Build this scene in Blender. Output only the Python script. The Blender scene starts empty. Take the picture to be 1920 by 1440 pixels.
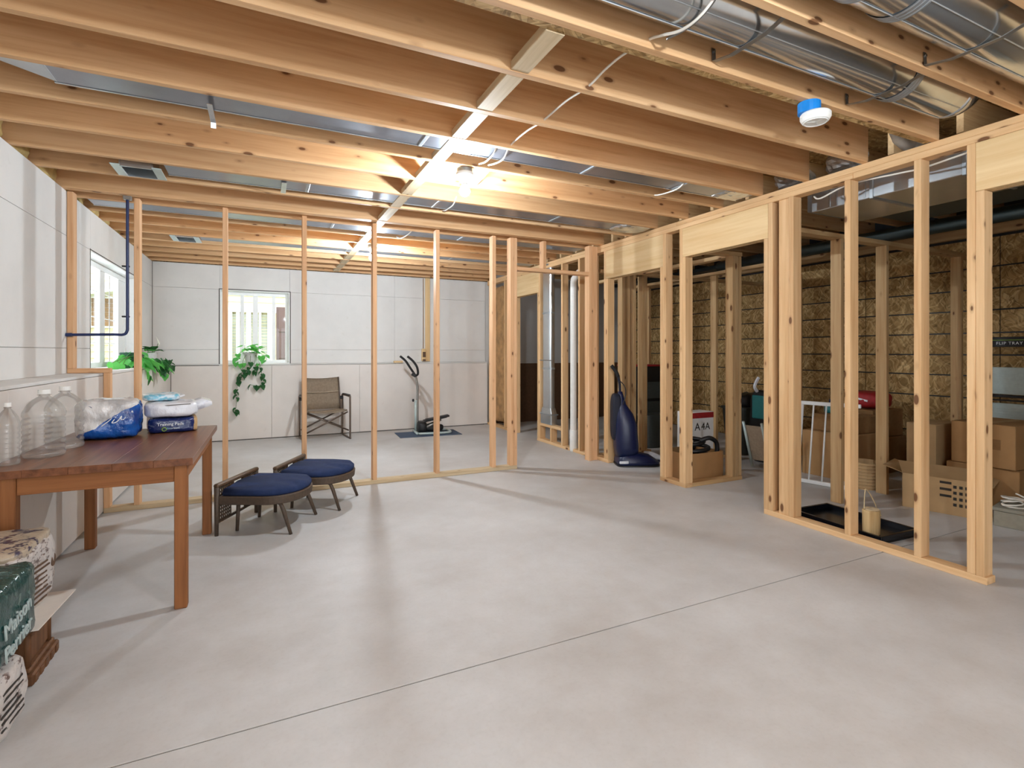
import bpy, bmesh, math, random
from mathutils import Vector, Matrix, noise
PI = math.pi
random.seed(7)
S = bpy.context.scene
COL = S.collection

# ---------------------------------------------------------------- camera, world, lights, exposure
cam = bpy.data.cameras.new('camera')
cam.sensor_width = 36.0
cam.lens = 978.0 / 1920.0 * 36.0
cam.shift_y = -61.0 / 1920.0
cam.clip_start = 0.05
cam_o = bpy.data.objects.new('camera', cam)
cam_o.location = (0, 0, 1.24)
cam_o.rotation_euler = (PI / 2, 0, -math.radians(25.572))
COL.objects.link(cam_o)
S.camera = cam_o

world = bpy.data.worlds.new('world')
S.world = world
world.use_nodes = True
_bg = world.node_tree.nodes['Background']
_bg.inputs[0].default_value = (0.84, 0.92, 1.0, 1)
_bg.inputs[1].default_value = 4.2

sun = bpy.data.lights.new('sun', 'SUN')
sun.energy = 1.5
sun.angle = math.radians(3)
sun.color = (1, 0.95, 0.86)
sun_o = bpy.data.objects.new('sun', sun)
sun_o.rotation_euler = (math.radians(38), 0, math.radians(28))
COL.objects.link(sun_o)

BULB_TINT = (0.80, 0.905, 1.0)
BULB_W = 76.0                      # radiant watts of each bare bulb
def lamp(name, x, y, z, w):
    l = bpy.data.lights.new(name, 'POINT')
    l.energy = w
    l.color = BULB_TINT
    l.shadow_soft_size = 0.035
    o = bpy.data.objects.new(name, l)
    o.location = (x, y, z)
    COL.objects.link(o)
lamp('unseen_bulb_light', 1.2, 0.28, 2.31, 62)        # next bulb of the row, unseen, read off the joist shading
lamp('unseen_bulb_light', 0.7, -2.0, 2.31, 72)  # added fill lamp behind the camera, lifts the ceiling and left wall

def portal(x, y, z, w, h, rot):
    l = bpy.data.lights.new('daylight_portal', 'AREA')
    l.shape = 'RECTANGLE'
    l.size, l.size_y = w, h
    l.cycles.is_portal = True
    o = bpy.data.objects.new('daylight_portal', l)
    o.location = (x, y, z)
    o.rotation_euler = rot
    COL.objects.link(o)
FILL_OPENING = (-0.9, 3.1, 0.05, 2.1)      # unseen opening added behind the camera so sky light fills the room
portal((FILL_OPENING[0] + FILL_OPENING[1]) / 2, -4.2, 1.08, FILL_OPENING[1] - FILL_OPENING[0], 2.05, (PI / 2, 0, 0))
portal(-1.5, 6.5, 1.59, 1.9, 1.03, (PI / 2, 0, -PI / 2))
portal(-0.09, 8.5, 1.585, 0.9, 1.04, (-PI / 2, 0, 0))
vs = S.view_settings
vs.view_transform = 'Standard'
vs.look = 'None'
vs.gamma = 1
vs.use_curve_mapping = False
vs.exposure = 0.40
S.cycles.use_denoising = True
S.cycles.max_bounces = 10
S.cycles.diffuse_bounces = 6
S.cycles.transparent_max_bounces = 12
S.cycles.sample_clamp_indirect = 5

# ---------------------------------------------------------------- materials
MATS = {}
def srgb(r, g, b):
    f = lambda c: (c / 255 / 12.92) if c / 255 <= 0.04045 else ((c / 255 + 0.055) / 1.055) ** 2.4
    return (f(r), f(g), f(b), 1)
class NT:
    def __init__(s, name):
        s.m = bpy.data.materials.new(name)
        s.m.use_nodes = True
        s.t = s.m.node_tree
        s.b = s.t.nodes['Principled BSDF']
    def n(s, typ, **kw):
        nd = s.t.nodes.new(typ)
        for k, v in kw.items():
            setattr(nd, k, v)
        return nd
    def l(s, a, b):
        s.t.links.new(a, b)
    def ramp(s, fac, stops, interp='LINEAR'):
        r = s.n('ShaderNodeValToRGB')
        r.color_ramp.interpolation = interp
        e = r.color_ramp.elements
        while len(e) < len(stops):
            e.new(0.5)
        for i, (p, c) in enumerate(stops):
            e[i].position = p
            e[i].color = c
        s.l(fac, r.inputs[0])
        return r.outputs[0]
    def mix(s, fac, a, b, blend='MIX'):
        x = s.n('ShaderNodeMix', data_type='RGBA', blend_type=blend)
        for sock, v in ((0, fac), (6, a), (7, b)):
            if hasattr(v, 'links'):
                s.l(v, x.inputs[sock])
            else:
                x.inputs[sock].default_value = v
        return x.outputs[2]
    def math(s, op, a, b=0.0):
        x = s.n('ShaderNodeMath', operation=op)
        for i, v in ((0, a), (1, b)):
            if hasattr(v, 'links'):
                s.l(v, x.inputs[i])
            else:
                x.inputs[i].default_value = v
        return x.outputs[0]
    def coord(s, scale=(1, 1, 1), jitter=True, kind='Object'):
        tc = s.n('ShaderNodeTexCoord')
        v = tc.outputs[kind]
        if jitter:
            oi = s.n('ShaderNodeObjectInfo')
            mul = s.n('ShaderNodeMath', operation='MULTIPLY')
            s.l(oi.outputs['Random'], mul.inputs[0])
            mul.inputs[1].default_value = 37.0
            add = s.n('ShaderNodeVectorMath', operation='ADD')
            s.l(v, add.inputs[0])
            s.l(mul.outputs[0], add.inputs[1])
            v = add.outputs[0]
        mp = s.n('ShaderNodeMapping')
        mp.inputs['Scale'].default_value = scale
        s.l(v, mp.inputs[0])
        return mp.outputs[0]
    def noise(s, vec, scale=5, detail=4, rough=0.55):
        x = s.n('ShaderNodeTexNoise')
        s.l(vec, x.inputs['Vector'])
        x.inputs['Scale'].default_value = scale
        x.inputs['Detail'].default_value = detail
        x.inputs['Roughness'].default_value = rough
        return x.outputs[0]
    def bump(s, h, strength=0.2, dist=0.01):
        b = s.n('ShaderNodeBump')
        b.inputs['Strength'].default_value = strength
        b.inputs['Distance'].default_value = dist
        s.l(h, b.inputs['Height'])
        s.l(b.outputs[0], s.b.inputs['Normal'])
    def col(s, c):
        if hasattr(c, 'links'):
            s.l(c, s.b.inputs['Base Color'])
        else:
            s.b.inputs['Base Color'].default_value = c
    def set(s, rough=0.5, metal=0.0, spec=0.5):
        s.b.inputs['Roughness'].default_value = rough
        s.b.inputs['Metallic'].default_value = metal
        s.b.inputs['Specular IOR Level'].default_value = spec

def plain(name, rgb, rough=0.5, metal=0.0, spec=0.5, var=0.06, scale=30):
    k = NT(name)
    v = k.coord((1, 1, 1))
    nz = k.noise(v, scale, 3)
    c = srgb(*rgb)
    d = tuple(x * (1 - var * 2.2) for x in c[:3]) + (1,)
    k.col(k.ramp(nz, [(0.3, d), (0.65, c)]))
    k.set(rough, metal, spec)
    MATS[name] = k.m
    return k.m

def lumber_mat(name, light, dark, knot=(92, 52, 24), vary=0.16, knots=True):
    k = NT(name)
    v = k.coord((34, 34, 1.6))
    g = k.noise(v, 1.0, 5, 0.6)
    v2 = k.coord((7, 7, 0.5))
    g2 = k.noise(v2, 1.0, 2)
    base = k.ramp(g, [(0.28, srgb(*dark)), (0.5, srgb(*[(a * 2 + b) / 3 for a, b in zip(light, dark)])), (0.68, srgb(*light))])
    tone = k.ramp(g2, [(0.35, (0.86, 0.8, 0.72, 1)), (0.62, (1, 1, 1, 1))])
    base = k.mix(0.8, base, tone, 'MULTIPLY')
    oi = k.n('ShaderNodeObjectInfo')
    per = k.ramp(oi.outputs['Random'], [(0, (1 - vary, 1 - vary * 1.15, 1 - vary * 1.3, 1)), (0.5, (1, 0.985, 0.96, 1)), (1, (1, 1, 1, 1))])
    base = k.mix(1.0, base, per, 'MULTIPLY')
    if knots:
        vk = k.coord((15, 15, 6.5))
        vo = k.n('ShaderNodeTexVoronoi', feature='F1')
        k.l(vk, vo.inputs['Vector'])
        vo.inputs['Scale'].default_value = 1.0
        sep = k.n('ShaderNodeSeparateColor')
        k.l(vo.outputs['Color'], sep.inputs[0])
        rad = k.math('MULTIPLY', sep.outputs[0], 0.17)
        d = k.math('SUBTRACT', vo.outputs['Distance'], rad)
        halo = k.ramp(d, [(0.0, (1, 1, 1, 1)), (0.16, (0, 0, 0, 1))])
        core = k.ramp(d, [(-0.0, (1, 1, 1, 1)), (0.05, (0, 0, 0, 1))])
        sel = k.math('GREATER_THAN', sep.outputs[1], 0.5)
        halo = k.math('MULTIPLY', halo, k.math('MULTIPLY', sel, 0.5))
        core = k.math('MULTIPLY', core, k.math('MULTIPLY', sel, 0.85))
        base = k.mix(halo, base, srgb(*[(a + b) / 2 for a, b in zip(dark, knot)]))
        base = k.mix(core, base, srgb(*knot))
    k.col(base)
    k.set(0.62, 0, 0.3)
    k.bump(g, 0.12, 0.002)
    MATS[name] = k.m
    return k.m

M_JOIST = lumber_mat('joist_lumber', (226, 186, 142), (202, 156, 110))
M_STUD = lumber_mat('stud_lumber', (234, 198, 152), (212, 168, 120))
M_STUDP = lumber_mat('partition_stud_lumber', (230, 187, 145), (208, 158, 114))
M_STUD2 = lumber_mat('utility_stud_lumber', (214, 184, 140), (186, 148, 102))
M_BLOCK = lumber_mat('blocking_lumber', (226, 208, 176), (200, 178, 142))
M_HEADER = lumber_mat('header_lumber', (232, 204, 158), (218, 182, 132), vary=0.06, knots=False)
M_TABLE = lumber_mat('table_wood', (136, 88, 60), (94, 58, 38), vary=0.05, knots=False)
M_TABLE.node_tree.nodes['Principled BSDF'].inputs['Roughness'].default_value = 0.32
M_LEG = lumber_mat('table_leg_wood', (158, 104, 62), (122, 76, 42), vary=0.08, knots=False)
M_CAB = lumber_mat('cabinet_wood', (122, 84, 54), (78, 48, 28), vary=0.05, knots=False)
M_BUCKET = lumber_mat('pale_barrel_wood', (222, 196, 148), (190, 156, 106), vary=0.05, knots=False)

def osb_mat(name, tint=1.0):
    k = NT(name)
    v = k.coord((1, 1, 1), kind='Object')
    cols = []
    for sc, rot in (((66, 15, 26), 0.6), ((60, 14, 22), -0.75)):
        mp = k.n('ShaderNodeMapping')
        rm = k.n('ShaderNodeMapping')
        rm.inputs['Rotation'].default_value = (rot, 0, 0)
        wn_ = k.n('ShaderNodeTexNoise')
        wn_.inputs['Scale'].default_value = 7.0
        wn_.inputs['Detail'].default_value = 1.0
        k.l(v, wn_.inputs['Vector'])
        wm_ = k.n('ShaderNodeVectorMath', operation='MULTIPLY_ADD')
        k.l(wn_.outputs['Color'], wm_.inputs[0])
        wm_.inputs[1].default_value = (0.0, 0.13, 0.13)
        k.l(v, wm_.inputs[2])
        k.l(wm_.outputs[0], rm.inputs[0])
        mp.inputs['Scale'].default_value = (24, sc[0], sc[1])
        k.l(rm.outputs[0], mp.inputs[0])
        dn = k.n('ShaderNodeTexNoise')
        dn.inputs['Scale'].default_value = 0.35
        k.l(mp.outputs[0], dn.inputs['Vector'])
        ad = k.n('ShaderNodeVectorMath', operation='MULTIPLY_ADD')
        k.l(dn.outputs['Color'], ad.inputs[0])
        ad.inputs[1].default_value = (3, 3, 3)
        k.l(mp.outputs[0], ad.inputs[2])
        vo = k.n('ShaderNodeTexVoronoi', feature='F1')
        vo.inputs['Scale'].default_value = 1.0
        k.l(ad.outputs[0], vo.inputs['Vector'])
        sep = k.n('ShaderNodeSeparateColor')
        k.l(vo.outputs['Color'], sep.inputs[0])
        cols.append(k.ramp(sep.outputs[0], [(0.0, srgb(108 * tint, 84 * tint, 50 * tint)), (0.4, srgb(152 * tint, 120 * tint, 76 * tint)),
                                            (0.75, srgb(176 * tint, 144 * tint, 96 * tint)), (1.0, srgb(208 * tint, 180 * tint, 132 * tint))]))
    c = k.mix(0.5, cols[0], cols[1])
    big = k.ramp(k.noise(k.coord((2.2, 2.2, 2.2), kind='Object'), 1.0, 3), [(0.35, (0.8, 0.78, 0.74, 1)), (0.65, (1, 1, 1, 1))])
    c = k.mix(0.8, c, big, 'MULTIPLY')
    k.col(c)
    k.set(0.75, 0, 0.2)
    MATS[name] = k.m
    return k.m
M_OSB = osb_mat('strand_board', 1.1)

def drywall_mat(name, rgb):
    k = NT(name)
    v = k.coord((1, 1, 1), jitter=False)
    n1 = k.noise(v, 1.3, 5, 0.6)
    n2 = k.noise(v, 14, 4, 0.6)
    c = srgb(*rgb)
    d = tuple(x * 0.9 for x in c[:3]) + (1,)
    base = k.ramp(n1, [(0.35, d), (0.62, c)])
    spots = k.ramp(n2, [(0.22, (0.88, 0.86, 0.83, 1)), (0.36, (1, 1, 1, 1))])
    k.col(k.mix(0.6, base, spots, 'MULTIPLY'))
    k.set(0.85, 0, 0.2)
    MATS[name] = k.m
    return k.m
M_DRY = drywall_mat('drywall', (222, 219, 214))
M_DRY2 = drywall_mat('drywall_lower', (222, 214, 206))
M_GREYWALL = drywall_mat('grey_drywall', (196, 196, 194))

def concrete_mat():
    k = NT('concrete')
    v = k.coord((1, 1, 1), jitter=False)
    n1 = k.noise(v, 0.9, 6, 0.62)
    n2 = k.noise(v, 6, 6, 0.7)
    n3 = k.noise(v, 60, 3, 0.6)
    base = k.ramp(n1, [(0.32, srgb(183, 178, 173)), (0.5, srgb(197, 194, 191)), (0.68, srgb(208, 206, 204))])
    m2 = k.ramp(n2, [(0.3, (0.9, 0.89, 0.875, 1)), (0.6, (1, 1, 1, 1))])
    m3 = k.ramp(n3, [(0.25, (0.94, 0.93, 0.92, 1)), (0.5, (1, 1, 1, 1))])
    c = k.mix(0.8, base, m2, 'MULTIPLY')
    c = k.mix(0.8, c, m3, 'MULTIPLY')
    k.col(c)
    r = k.ramp(n2, [(0.3, (0.42, 0.42, 0.42, 1)), (0.7, (0.6, 0.6, 0.6, 1))])
    k.l(r, k.b.inputs['Roughness'])
    k.b.inputs['Specular IOR Level'].default_value = 0.4
    k.bump(n3, 0.06, 0.002)
    MATS['concrete'] = k.m
    return k.m
M_CONC = concrete_mat()
M_JOINT = plain('joint_filler', (96, 90, 84), 0.9)

def galv_mat(name, rgb, rough):
    k = NT(name)
    v = k.coord((1, 1, 1))
    vo = k.n('ShaderNodeTexVoronoi', feature='F1')
    vo.inputs['Scale'].default_value = 22
    k.l(v, vo.inputs['Vector'])
    n1 = k.noise(v, 4, 4)
    c = srgb(*rgb)
    d = tuple(x * 0.9 for x in c[:3]) + (1,)
    base = k.ramp(n1, [(0.35, d), (0.6, c)])
    sp = k.ramp(vo.outputs['Color'], [(0, (0.9, 0.9, 0.91, 1)), (1, (1, 1, 1, 1))])
    k.col(k.mix(0.6, base, sp, 'MULTIPLY'))
    k.set(rough, 0.92, 0.5)
    MATS[name] = k.m
    return k.m
M_GALV = galv_mat('galvanised_steel', (206, 210, 212), 0.27)
M_ROUND = galv_mat('round_duct_steel', (206, 210, 212), 0.17)
M_FLAT = galv_mat('flat_duct_steel', (158, 162, 172), 0.34)
M_DARKDUCT = galv_mat('dark_duct_steel', (84, 98, 102), 0.4)
M_GALV2 = galv_mat('dull_galvanised_steel', (190, 196, 200), 0.42)
M_TRUNK = galv_mat('bright_trunk_steel', (222, 228, 232), 0.26)
M_STRAP = galv_mat('strap_steel', (150, 150, 148), 0.4)
M_WHITE = plain('white_plastic', (236, 234, 228), 0.35, var=0.02)
M_PVC = plain('white_pipe', (232, 230, 224), 0.3, var=0.03)
M_CABLE = plain('white_cable', (236, 230, 218), 0.45, var=0.02)
M_BLUEBOX = plain('blue_box_plastic', (20, 132, 214), 0.4)
M_CONDUIT = plain('dark_blue_conduit', (26, 44, 92), 0.35)
M_DARKTEAL = plain('dark_register', (14, 36, 44), 0.5)
M_BLACK = plain('black_plastic', (22, 22, 24), 0.45)
M_BLACKRUB = plain('black_foam', (28, 26, 26), 0.8)
M_GREY = plain('grey_metal', (150, 146, 140), 0.4, 0.6)
M_CARD = plain('cardboard', (176, 136, 92), 0.85, spec=0.2, var=0.05, scale=8)
M_CARD2 = plain('pale_cardboard', (190, 158, 116), 0.85, spec=0.2, var=0.05, scale=8)
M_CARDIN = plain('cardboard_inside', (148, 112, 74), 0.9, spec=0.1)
M_INK = plain('print_ink', (52, 46, 40), 0.8)
M_INKW = plain('white_print', (236, 238, 240), 0.6, var=0.01)
M_VINYL = plain('white_vinyl', (240, 240, 238), 0.35, var=0.02)
M_NAVY = plain('navy_fabric', (38, 52, 88), 0.85, spec=0.2, var=0.1, scale=20)
M_WICKER = plain('brown_wicker', (82, 66, 52), 0.6, var=0.12, scale=60)
M_RAIL = plain('dark_wood_rail', (94, 70, 48), 0.5, var=0.12)
M_CANVAS = plain('taupe_canvas', (186, 168, 146), 0.9, spec=0.15, var=0.08, scale=40)
M_TUBE = plain('brown_tube', (98, 82, 70), 0.4, 0.3)
M_VAC = plain('blue_vacuum_plastic', (10, 22, 62), 0.35, var=0.04)
M_VACBAG = plain('dark_vacuum_bag', (14, 18, 38), 0.7)
M_LEAF = plain('green_leaf', (92, 186, 92), 0.45, var=0.22, scale=18)
M_LEAF2 = plain('dark_green_leaf', (44, 98, 56), 0.45, var=0.25, scale=18)
def leafy(m, tr):
    t = m.node_tree
    b = t.nodes['Principled BSDF']
    x = t.nodes.new('ShaderNodeBsdfTranslucent')
    x.inputs[0].default_value = tr
    ms = t.nodes.new('ShaderNodeMixShader')
    ms.inputs[0].default_value = 0.45
    t.links.new(b.outputs[0], ms.inputs[1])
    t.links.new(x.outputs[0], ms.inputs[2])
    t.links.new(ms.outputs[0], t.nodes['Material Output'].inputs[0])
leafy(M_LEAF, srgb(130, 226, 110))
leafy(M_LEAF2, srgb(70, 130, 70))
M_STEM = plain('plant_stem', (92, 120, 62), 0.6)
M_POT = plain('pale_grey_pot', (196, 196, 190), 0.6)
M_BASKET = plain('green_basket', (40, 86, 62), 0.7, var=0.2)
M_GREYCARD = plain('grey_card', (150, 144, 128), 0.8)
M_PETAL = plain('cream_petal', (232, 230, 208), 0.6)
M_MAT = plain('blue_grey_mat', (66, 82, 104), 0.85)
M_KRAFT = plain('kraft_insulation', (186, 142, 92), 0.8, var=0.2, scale=9)
M_DARKBROWN = plain('dark_brown_door', (98, 70, 48), 0.6, var=0.12)
M_SIDING = plain('beige_siding', (228, 212, 166), 0.75, var=0.04)
M_SHUTTER = plain('brown_shutter', (98, 76, 72), 0.6)
M_BROWN = plain('bamboo_brown', (140, 100, 44), 0.7, var=0.15)
M_BLIND = plain('window_blind', (206, 204, 188), 0.6)
M_BIN = plain('grey_bin', (66, 72, 70), 0.5)
M_RED = plain('red_fabric', (168, 30, 34), 0.6, var=0.15)
M_TEAL = plain('teal_plastic', (36, 116, 118), 0.4)
M_PALEPANEL = plain('pale_grey_panel', (186, 200, 196), 0.3, 0.1, var=0.05)
M_TARP = plain('black_tray', (16, 18, 24), 0.22)
M_LIME = plain('lime_stripe', (124, 160, 60), 0.5)
M_SHOE = plain('white_mesh', (216, 218, 222), 0.6)
M_ROPE = plain('rope', (206, 186, 146), 0.9)
M_SOIL = plain('soil', (60, 44, 32), 0.95)
M_PAPER = plain('paper_card', (228, 218, 206), 0.8, var=0.02)
M_LAWN = plain('lawn', (120, 140, 78), 0.9, var=0.2, scale=6)

def clear_mat(name, tint, gloss=0.06, alpha_rough=0.02, shade=0.0, fres=0.9):
    m = bpy.data.materials.new(name)
    m.use_nodes = True
    t = m.node_tree
    t.nodes.clear()
    out = t.nodes.new('ShaderNodeOutputMaterial')
    tr = t.nodes.new('ShaderNodeBsdfTransparent')
    tr.inputs[0].default_value = tint
    gl = t.nodes.new('ShaderNodeBsdfGlossy')
    gl.inputs['Roughness'].default_value = alpha_rough
    fr = t.nodes.new('ShaderNodeLayerWeight')
    fr.inputs[0].default_value = 0.25
    mr = t.nodes.new('ShaderNodeMath')
    mr.operation = 'MULTIPLY_ADD'
    t.links.new(fr.outputs['Fresnel'], mr.inputs[0])
    mr.inputs[1].default_value = fres
    mr.inputs[2].default_value = gloss
    mx = t.nodes.new('ShaderNodeMixShader')
    t.links.new(mr.outputs[0], mx.inputs[0])
    t.links.new(tr.outputs[0], mx.inputs[1])
    t.links.new(gl.outputs[0], mx.inputs[2])
    if shade > 0:
        df = t.nodes.new('ShaderNodeBsdfDiffuse')
        df.inputs[0].default_value = (0.8, 0.8, 0.8, 1)
        m2 = t.nodes.new('ShaderNodeMixShader')
        m2.inputs[0].default_value = shade
        t.links.new(mx.outputs[0], m2.inputs[1])
        t.links.new(df.outputs[0], m2.inputs[2])
        mx = m2
    t.links.new(mx.outputs[0], out.inputs[0])
    return m
M_GLASS = clear_mat('window_glass', (0.97, 0.98, 0.98, 1), 0.01, fres=0.25)
M_PET = clear_mat('clear_bottle', (0.95, 0.95, 0.94, 1), 0.04, 0.06, 0.05, 0.4)

def emit_mat(name, strength):
    m = bpy.data.materials.new(name)
    m.use_nodes = True
    b = m.node_tree.nodes['Principled BSDF']
    b.inputs['Base Color'].default_value = (1, 1, 1, 1)
    b.inputs['Emission Color'].default_value = BULB_TINT + (1,)
    b.inputs['Emission Strength'].default_value = strength
    return m
BULB_R = 0.034
M_BULB = emit_mat('lit_bulb', BULB_W / (PI * 4 * PI * BULB_R ** 2))
M_BULB2 = emit_mat('lit_bulb_far', 1.2 * BULB_W / (PI * 4 * PI * BULB_R ** 2))

# print-like packaging: blocks of colour and rows of small print in the object's own axes
def wrap_mat(name, base, ink, rough=0.3, dens=0.5, axis_scale=(1, 30, 60)):
    k = NT(name)
    v = k.coord(axis_scale)
    n = k.noise(v, 1.0, 3, 0.7)
    v2 = k.coord((9, 9, 9))
    n2 = k.noise(v2, 1.0, 3)
    c = k.ramp(n, [(dens - 0.03, srgb(*base)), (dens + 0.03, srgb(*ink))])
    c2 = k.ramp(n2, [(0.45, (0, 0, 0, 1)), (0.52, (1, 1, 1, 1))])
    k.col(k.mix(c2, srgb(*base), c))
    k.set(rough, 0, 0.5)
    v3 = k.coord((26, 26, 14))
    k.bump(k.noise(v3, 1.0, 4), 0.5, 0.012)
    return k.m
M_WRAPW = wrap_mat('white_printed_wrap', (206, 198, 192), (104, 84, 78), 0.3, 0.56, (60, 22, 60))
M_WRAPTOP = wrap_mat('patterned_wrap', (186, 170, 148), (70, 64, 84), 0.2, 0.52, (14, 14, 30))
M_WRAPT = wrap_mat('teal_printed_wrap', (14, 62, 58), (86, 108, 100), 0.16, 0.56, (26, 26, 14))
M_WRAPB = wrap_mat('blue_wrap', (18, 78, 160), (14, 44, 104), 0.18, 0.5, (12, 8, 12))
def two_tone():
    k = NT('clear_and_blue_wrap')
    tc = k.n('ShaderNodeTexCoord')
    sp_ = k.n('ShaderNodeSeparateXYZ')
    k.l(tc.outputs['Object'], sp_.inputs[0])
    nz = k.noise(k.coord((9, 9, 9)), 1.0, 4)
    h = k.math('SUBTRACT', sp_.outputs['Z'], k.math('MULTIPLY', sp_.outputs['X'], 0.62))
    h = k.math('ADD', h, k.math('MULTIPLY', k.math('SUBTRACT', nz, 0.5), 0.06))
    cut = k.math('LESS_THAN', h, 0.118)
    front = k.math('LESS_THAN', sp_.outputs['Y'], 0.07)
    fac = k.math('MULTIPLY', cut, front)
    blue = k.ramp(nz, [(0.35, srgb(16, 50, 118)), (0.6, srgb(22, 88, 170))])
    clear = k.ramp(nz, [(0.4, srgb(176, 172, 170)), (0.6, srgb(222, 218, 214))])
    k.col(k.mix(fac, clear, blue))
    k.set(0.16, 0, 0.5)
    k.bump(k.noise(k.coord((26, 26, 14)), 1.0, 4), 0.6, 0.014)
    return k.m
M_PACK = two_tone()
M_CORE = plain('roll_core_card', (120, 124, 146), 0.8)
M_WRAPC = wrap_mat('clear_white_wrap', (214, 210, 206), (178, 176, 180), 0.18, 0.55, (12, 8, 16))
M_WRAPP = wrap_mat('plain_white_wrap', (224, 224, 228), (206, 206, 214), 0.25, 0.55, (10, 6, 14))
M_WRAPN = wrap_mat('navy_printed_wrap', (24, 40, 92), (96, 104, 132), 0.25, 0.6, (30, 20, 60))
M_WRAPA = wrap_mat('aqua_white_wrap', (212, 222, 226), (120, 184, 204), 0.25, 0.52, (8, 8, 20))

# ---------------------------------------------------------------- mesh helpers
def bx(bm, c, s, rot=None, bev=0.0):
    r = bmesh.ops.create_cube(bm, size=1.0)
    vs_ = r['verts']
    M = Matrix.Translation(c) @ (rot.to_4x4() if rot is not None else Matrix.Identity(4)) @ Matrix.Diagonal((s[0], s[1], s[2], 1))
    bmesh.ops.transform(bm, matrix=M, verts=vs_)
    if bev > 0:
        es = list({e for v in vs_ for e in v.link_edges})
        bmesh.ops.bevel(bm, geom=es, offset=bev, segments=1, affect='EDGES')
    return bm
def box(c, s, rot=None, bev=0.0):
    return bx(bmesh.new(), c, s, rot, bev)
def mm(x0, x1, y0, y1, z0, z1, bev=0.0, bm=None):
    return bx(bm or bmesh.new(), ((x0 + x1) / 2, (y0 + y1) / 2, (z0 + z1) / 2), (x1 - x0, y1 - y0, z1 - z0), None, bev)
def frame_at(d):
    d = d.normalized()
    u = d.cross(Vector((0, 0, 1)))
    if u.length < 1e-4:
        u = Vector((1, 0, 0))
    u.normalize()
    return u, d.cross(u).normalized()
def tube(bm, pts, r, seg=8, closed=False, caps=True, flat=1.0):
    P = [Vector(p) for p in pts]
    n = len(P)
    rings = []
    pu = None
    for i, p in enumerate(P):
        if closed:
            d = P[(i + 1) % n] - P[i - 1]
        else:
            d = P[min(i + 1, n - 1)] - P[max(i - 1, 0)]
        u, w = frame_at(d)
        if pu is not None:
            q = pu - d.normalized() * pu.dot(d.normalized())
            if q.length > 1e-5:
                u = q.normalized()
                w = d.normalized().cross(u)
        pu = u
        rr = r[i] if isinstance(r, (list, tuple)) else r
        rings.append([bm.verts.new(p + u * (math.cos(a) * rr) + w * (math.sin(a) * rr * flat)) for a in [2 * PI * j / seg for j in range(seg)]])
    for i in range(n if closed else n - 1):
        a, b = rings[i], rings[(i + 1) % n]
        for j in range(seg):
            bm.faces.new((a[j], a[(j + 1) % seg], b[(j + 1) % seg], b[j]))
    if caps and not closed:
        bm.faces.new(rings[0][::-1])
        bm.faces.new(rings[-1])
    return bm
def lathe(bm, prof, seg=20, c=(0, 0, 0), sx=1.0, sy=1.0):
    rings = []
    for r, z in prof:
        if r < 1e-6:
            rings.append([bm.verts.new((c[0], c[1], c[2] + z))])
        else:
            rings.append([bm.verts.new((c[0] + math.cos(2 * PI * j / seg) * r * sx, c[1] + math.sin(2 * PI * j / seg) * r * sy, c[2] + z)) for j in range(seg)])
    for a, b in zip(rings, rings[1:]):
        for j in range(seg):
            k = (j + 1) % seg
            if len(a) == 1 and len(b) == 1:
                continue
            if len(a) == 1:
                bm.faces.new((a[0], b[k], b[j]))
            elif len(b) == 1:
                bm.faces.new((a[j], a[k], b[0]))
            else:
                bm.faces.new((a[j], a[k], b[k], b[j]))
    return bm
def loft(bm, rings, caps=True):
    R = [[bm.verts.new(p) for p in ring] for ring in rings]
    n = len(R[0])
    for a, b in zip(R, R[1:]):
        for j in range(n):
            bm.faces.new((a[j], a[(j + 1) % n], b[(j + 1) % n], b[j]))
    if caps:
        bm.faces.new(R[0][::-1])
        bm.faces.new(R[-1])
    return bm
def ring(cx, cy, z, a, b, n=20, p=2.5):
    out = []
    for i in range(n):
        t = 2 * PI * i / n
        c_, s_ = math.cos(t), math.sin(t)
        out.append((cx + a * math.copysign(abs(c_) ** (2 / p), c_), cy + b * math.copysign(abs(s_) ** (2 / p), s_), z))
    return out
def soft(c, s, p=6, cuts=8, wr=0.0, wf=9, seed=0, bm=None):
    """a stuffed pack: a subdivided cube rounded to a superellipsoid, with creases"""
    bm = bm or bmesh.new()
    r = bmesh.ops.create_cube(bm, size=2.0)
    es = list({e for v in r['verts'] for e in v.link_edges})
    bmesh.ops.subdivide_edges(bm, edges=es, cuts=cuts, use_grid_fill=True)
    for v in bm.verts:
        x, y, z = v.co
        k = (abs(x) ** p + abs(y) ** p + abs(z) ** p) ** (-1 / p)
        q = Vector((x * k, y * k, z * k))
        w = noise.noise(Vector((q.x * s[0] * wf + seed, q.y * s[1] * wf, q.z * s[2] * wf))) * wr if wr else 0
        d = q.normalized() * w
        v.co = (c[0] + q.x * s[0] / 2 + d.x, c[1] + q.y * s[1] / 2 + d.y, c[2] + q.z * s[2] / 2 + d.z)
    return bm
def link(name, data, parent=None, loc=(0, 0, 0), rot=(0, 0, 0)):
    o = bpy.data.objects.new(name, data)
    o.location = loc
    o.rotation_euler = rot
    o.parent = parent
    COL.objects.link(o)
    return o
def obj(name, bm, mat, parent=None, loc=(0, 0, 0), rot=(0, 0, 0), smooth=False, origin=None):
    if origin:
        bmesh.ops.translate(bm, vec=[-x for x in origin], verts=bm.verts)
        loc = origin
    bmesh.ops.recalc_face_normals(bm, faces=bm.faces)
    me = bpy.data.meshes.new(name)
    bm.to_mesh(me)
    bm.free()
    me.materials.append(mat)
    if smooth:
        for p in me.polygons:
            p.use_smooth = True
    return link(name, me, parent, loc, rot)
def thing(name, loc, label, cat, rz=0.0, group=None, kind=None):
    o = link(name, None, None, loc, (0, 0, rz))
    tag(o, label, cat, group, kind)
    return o
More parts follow.
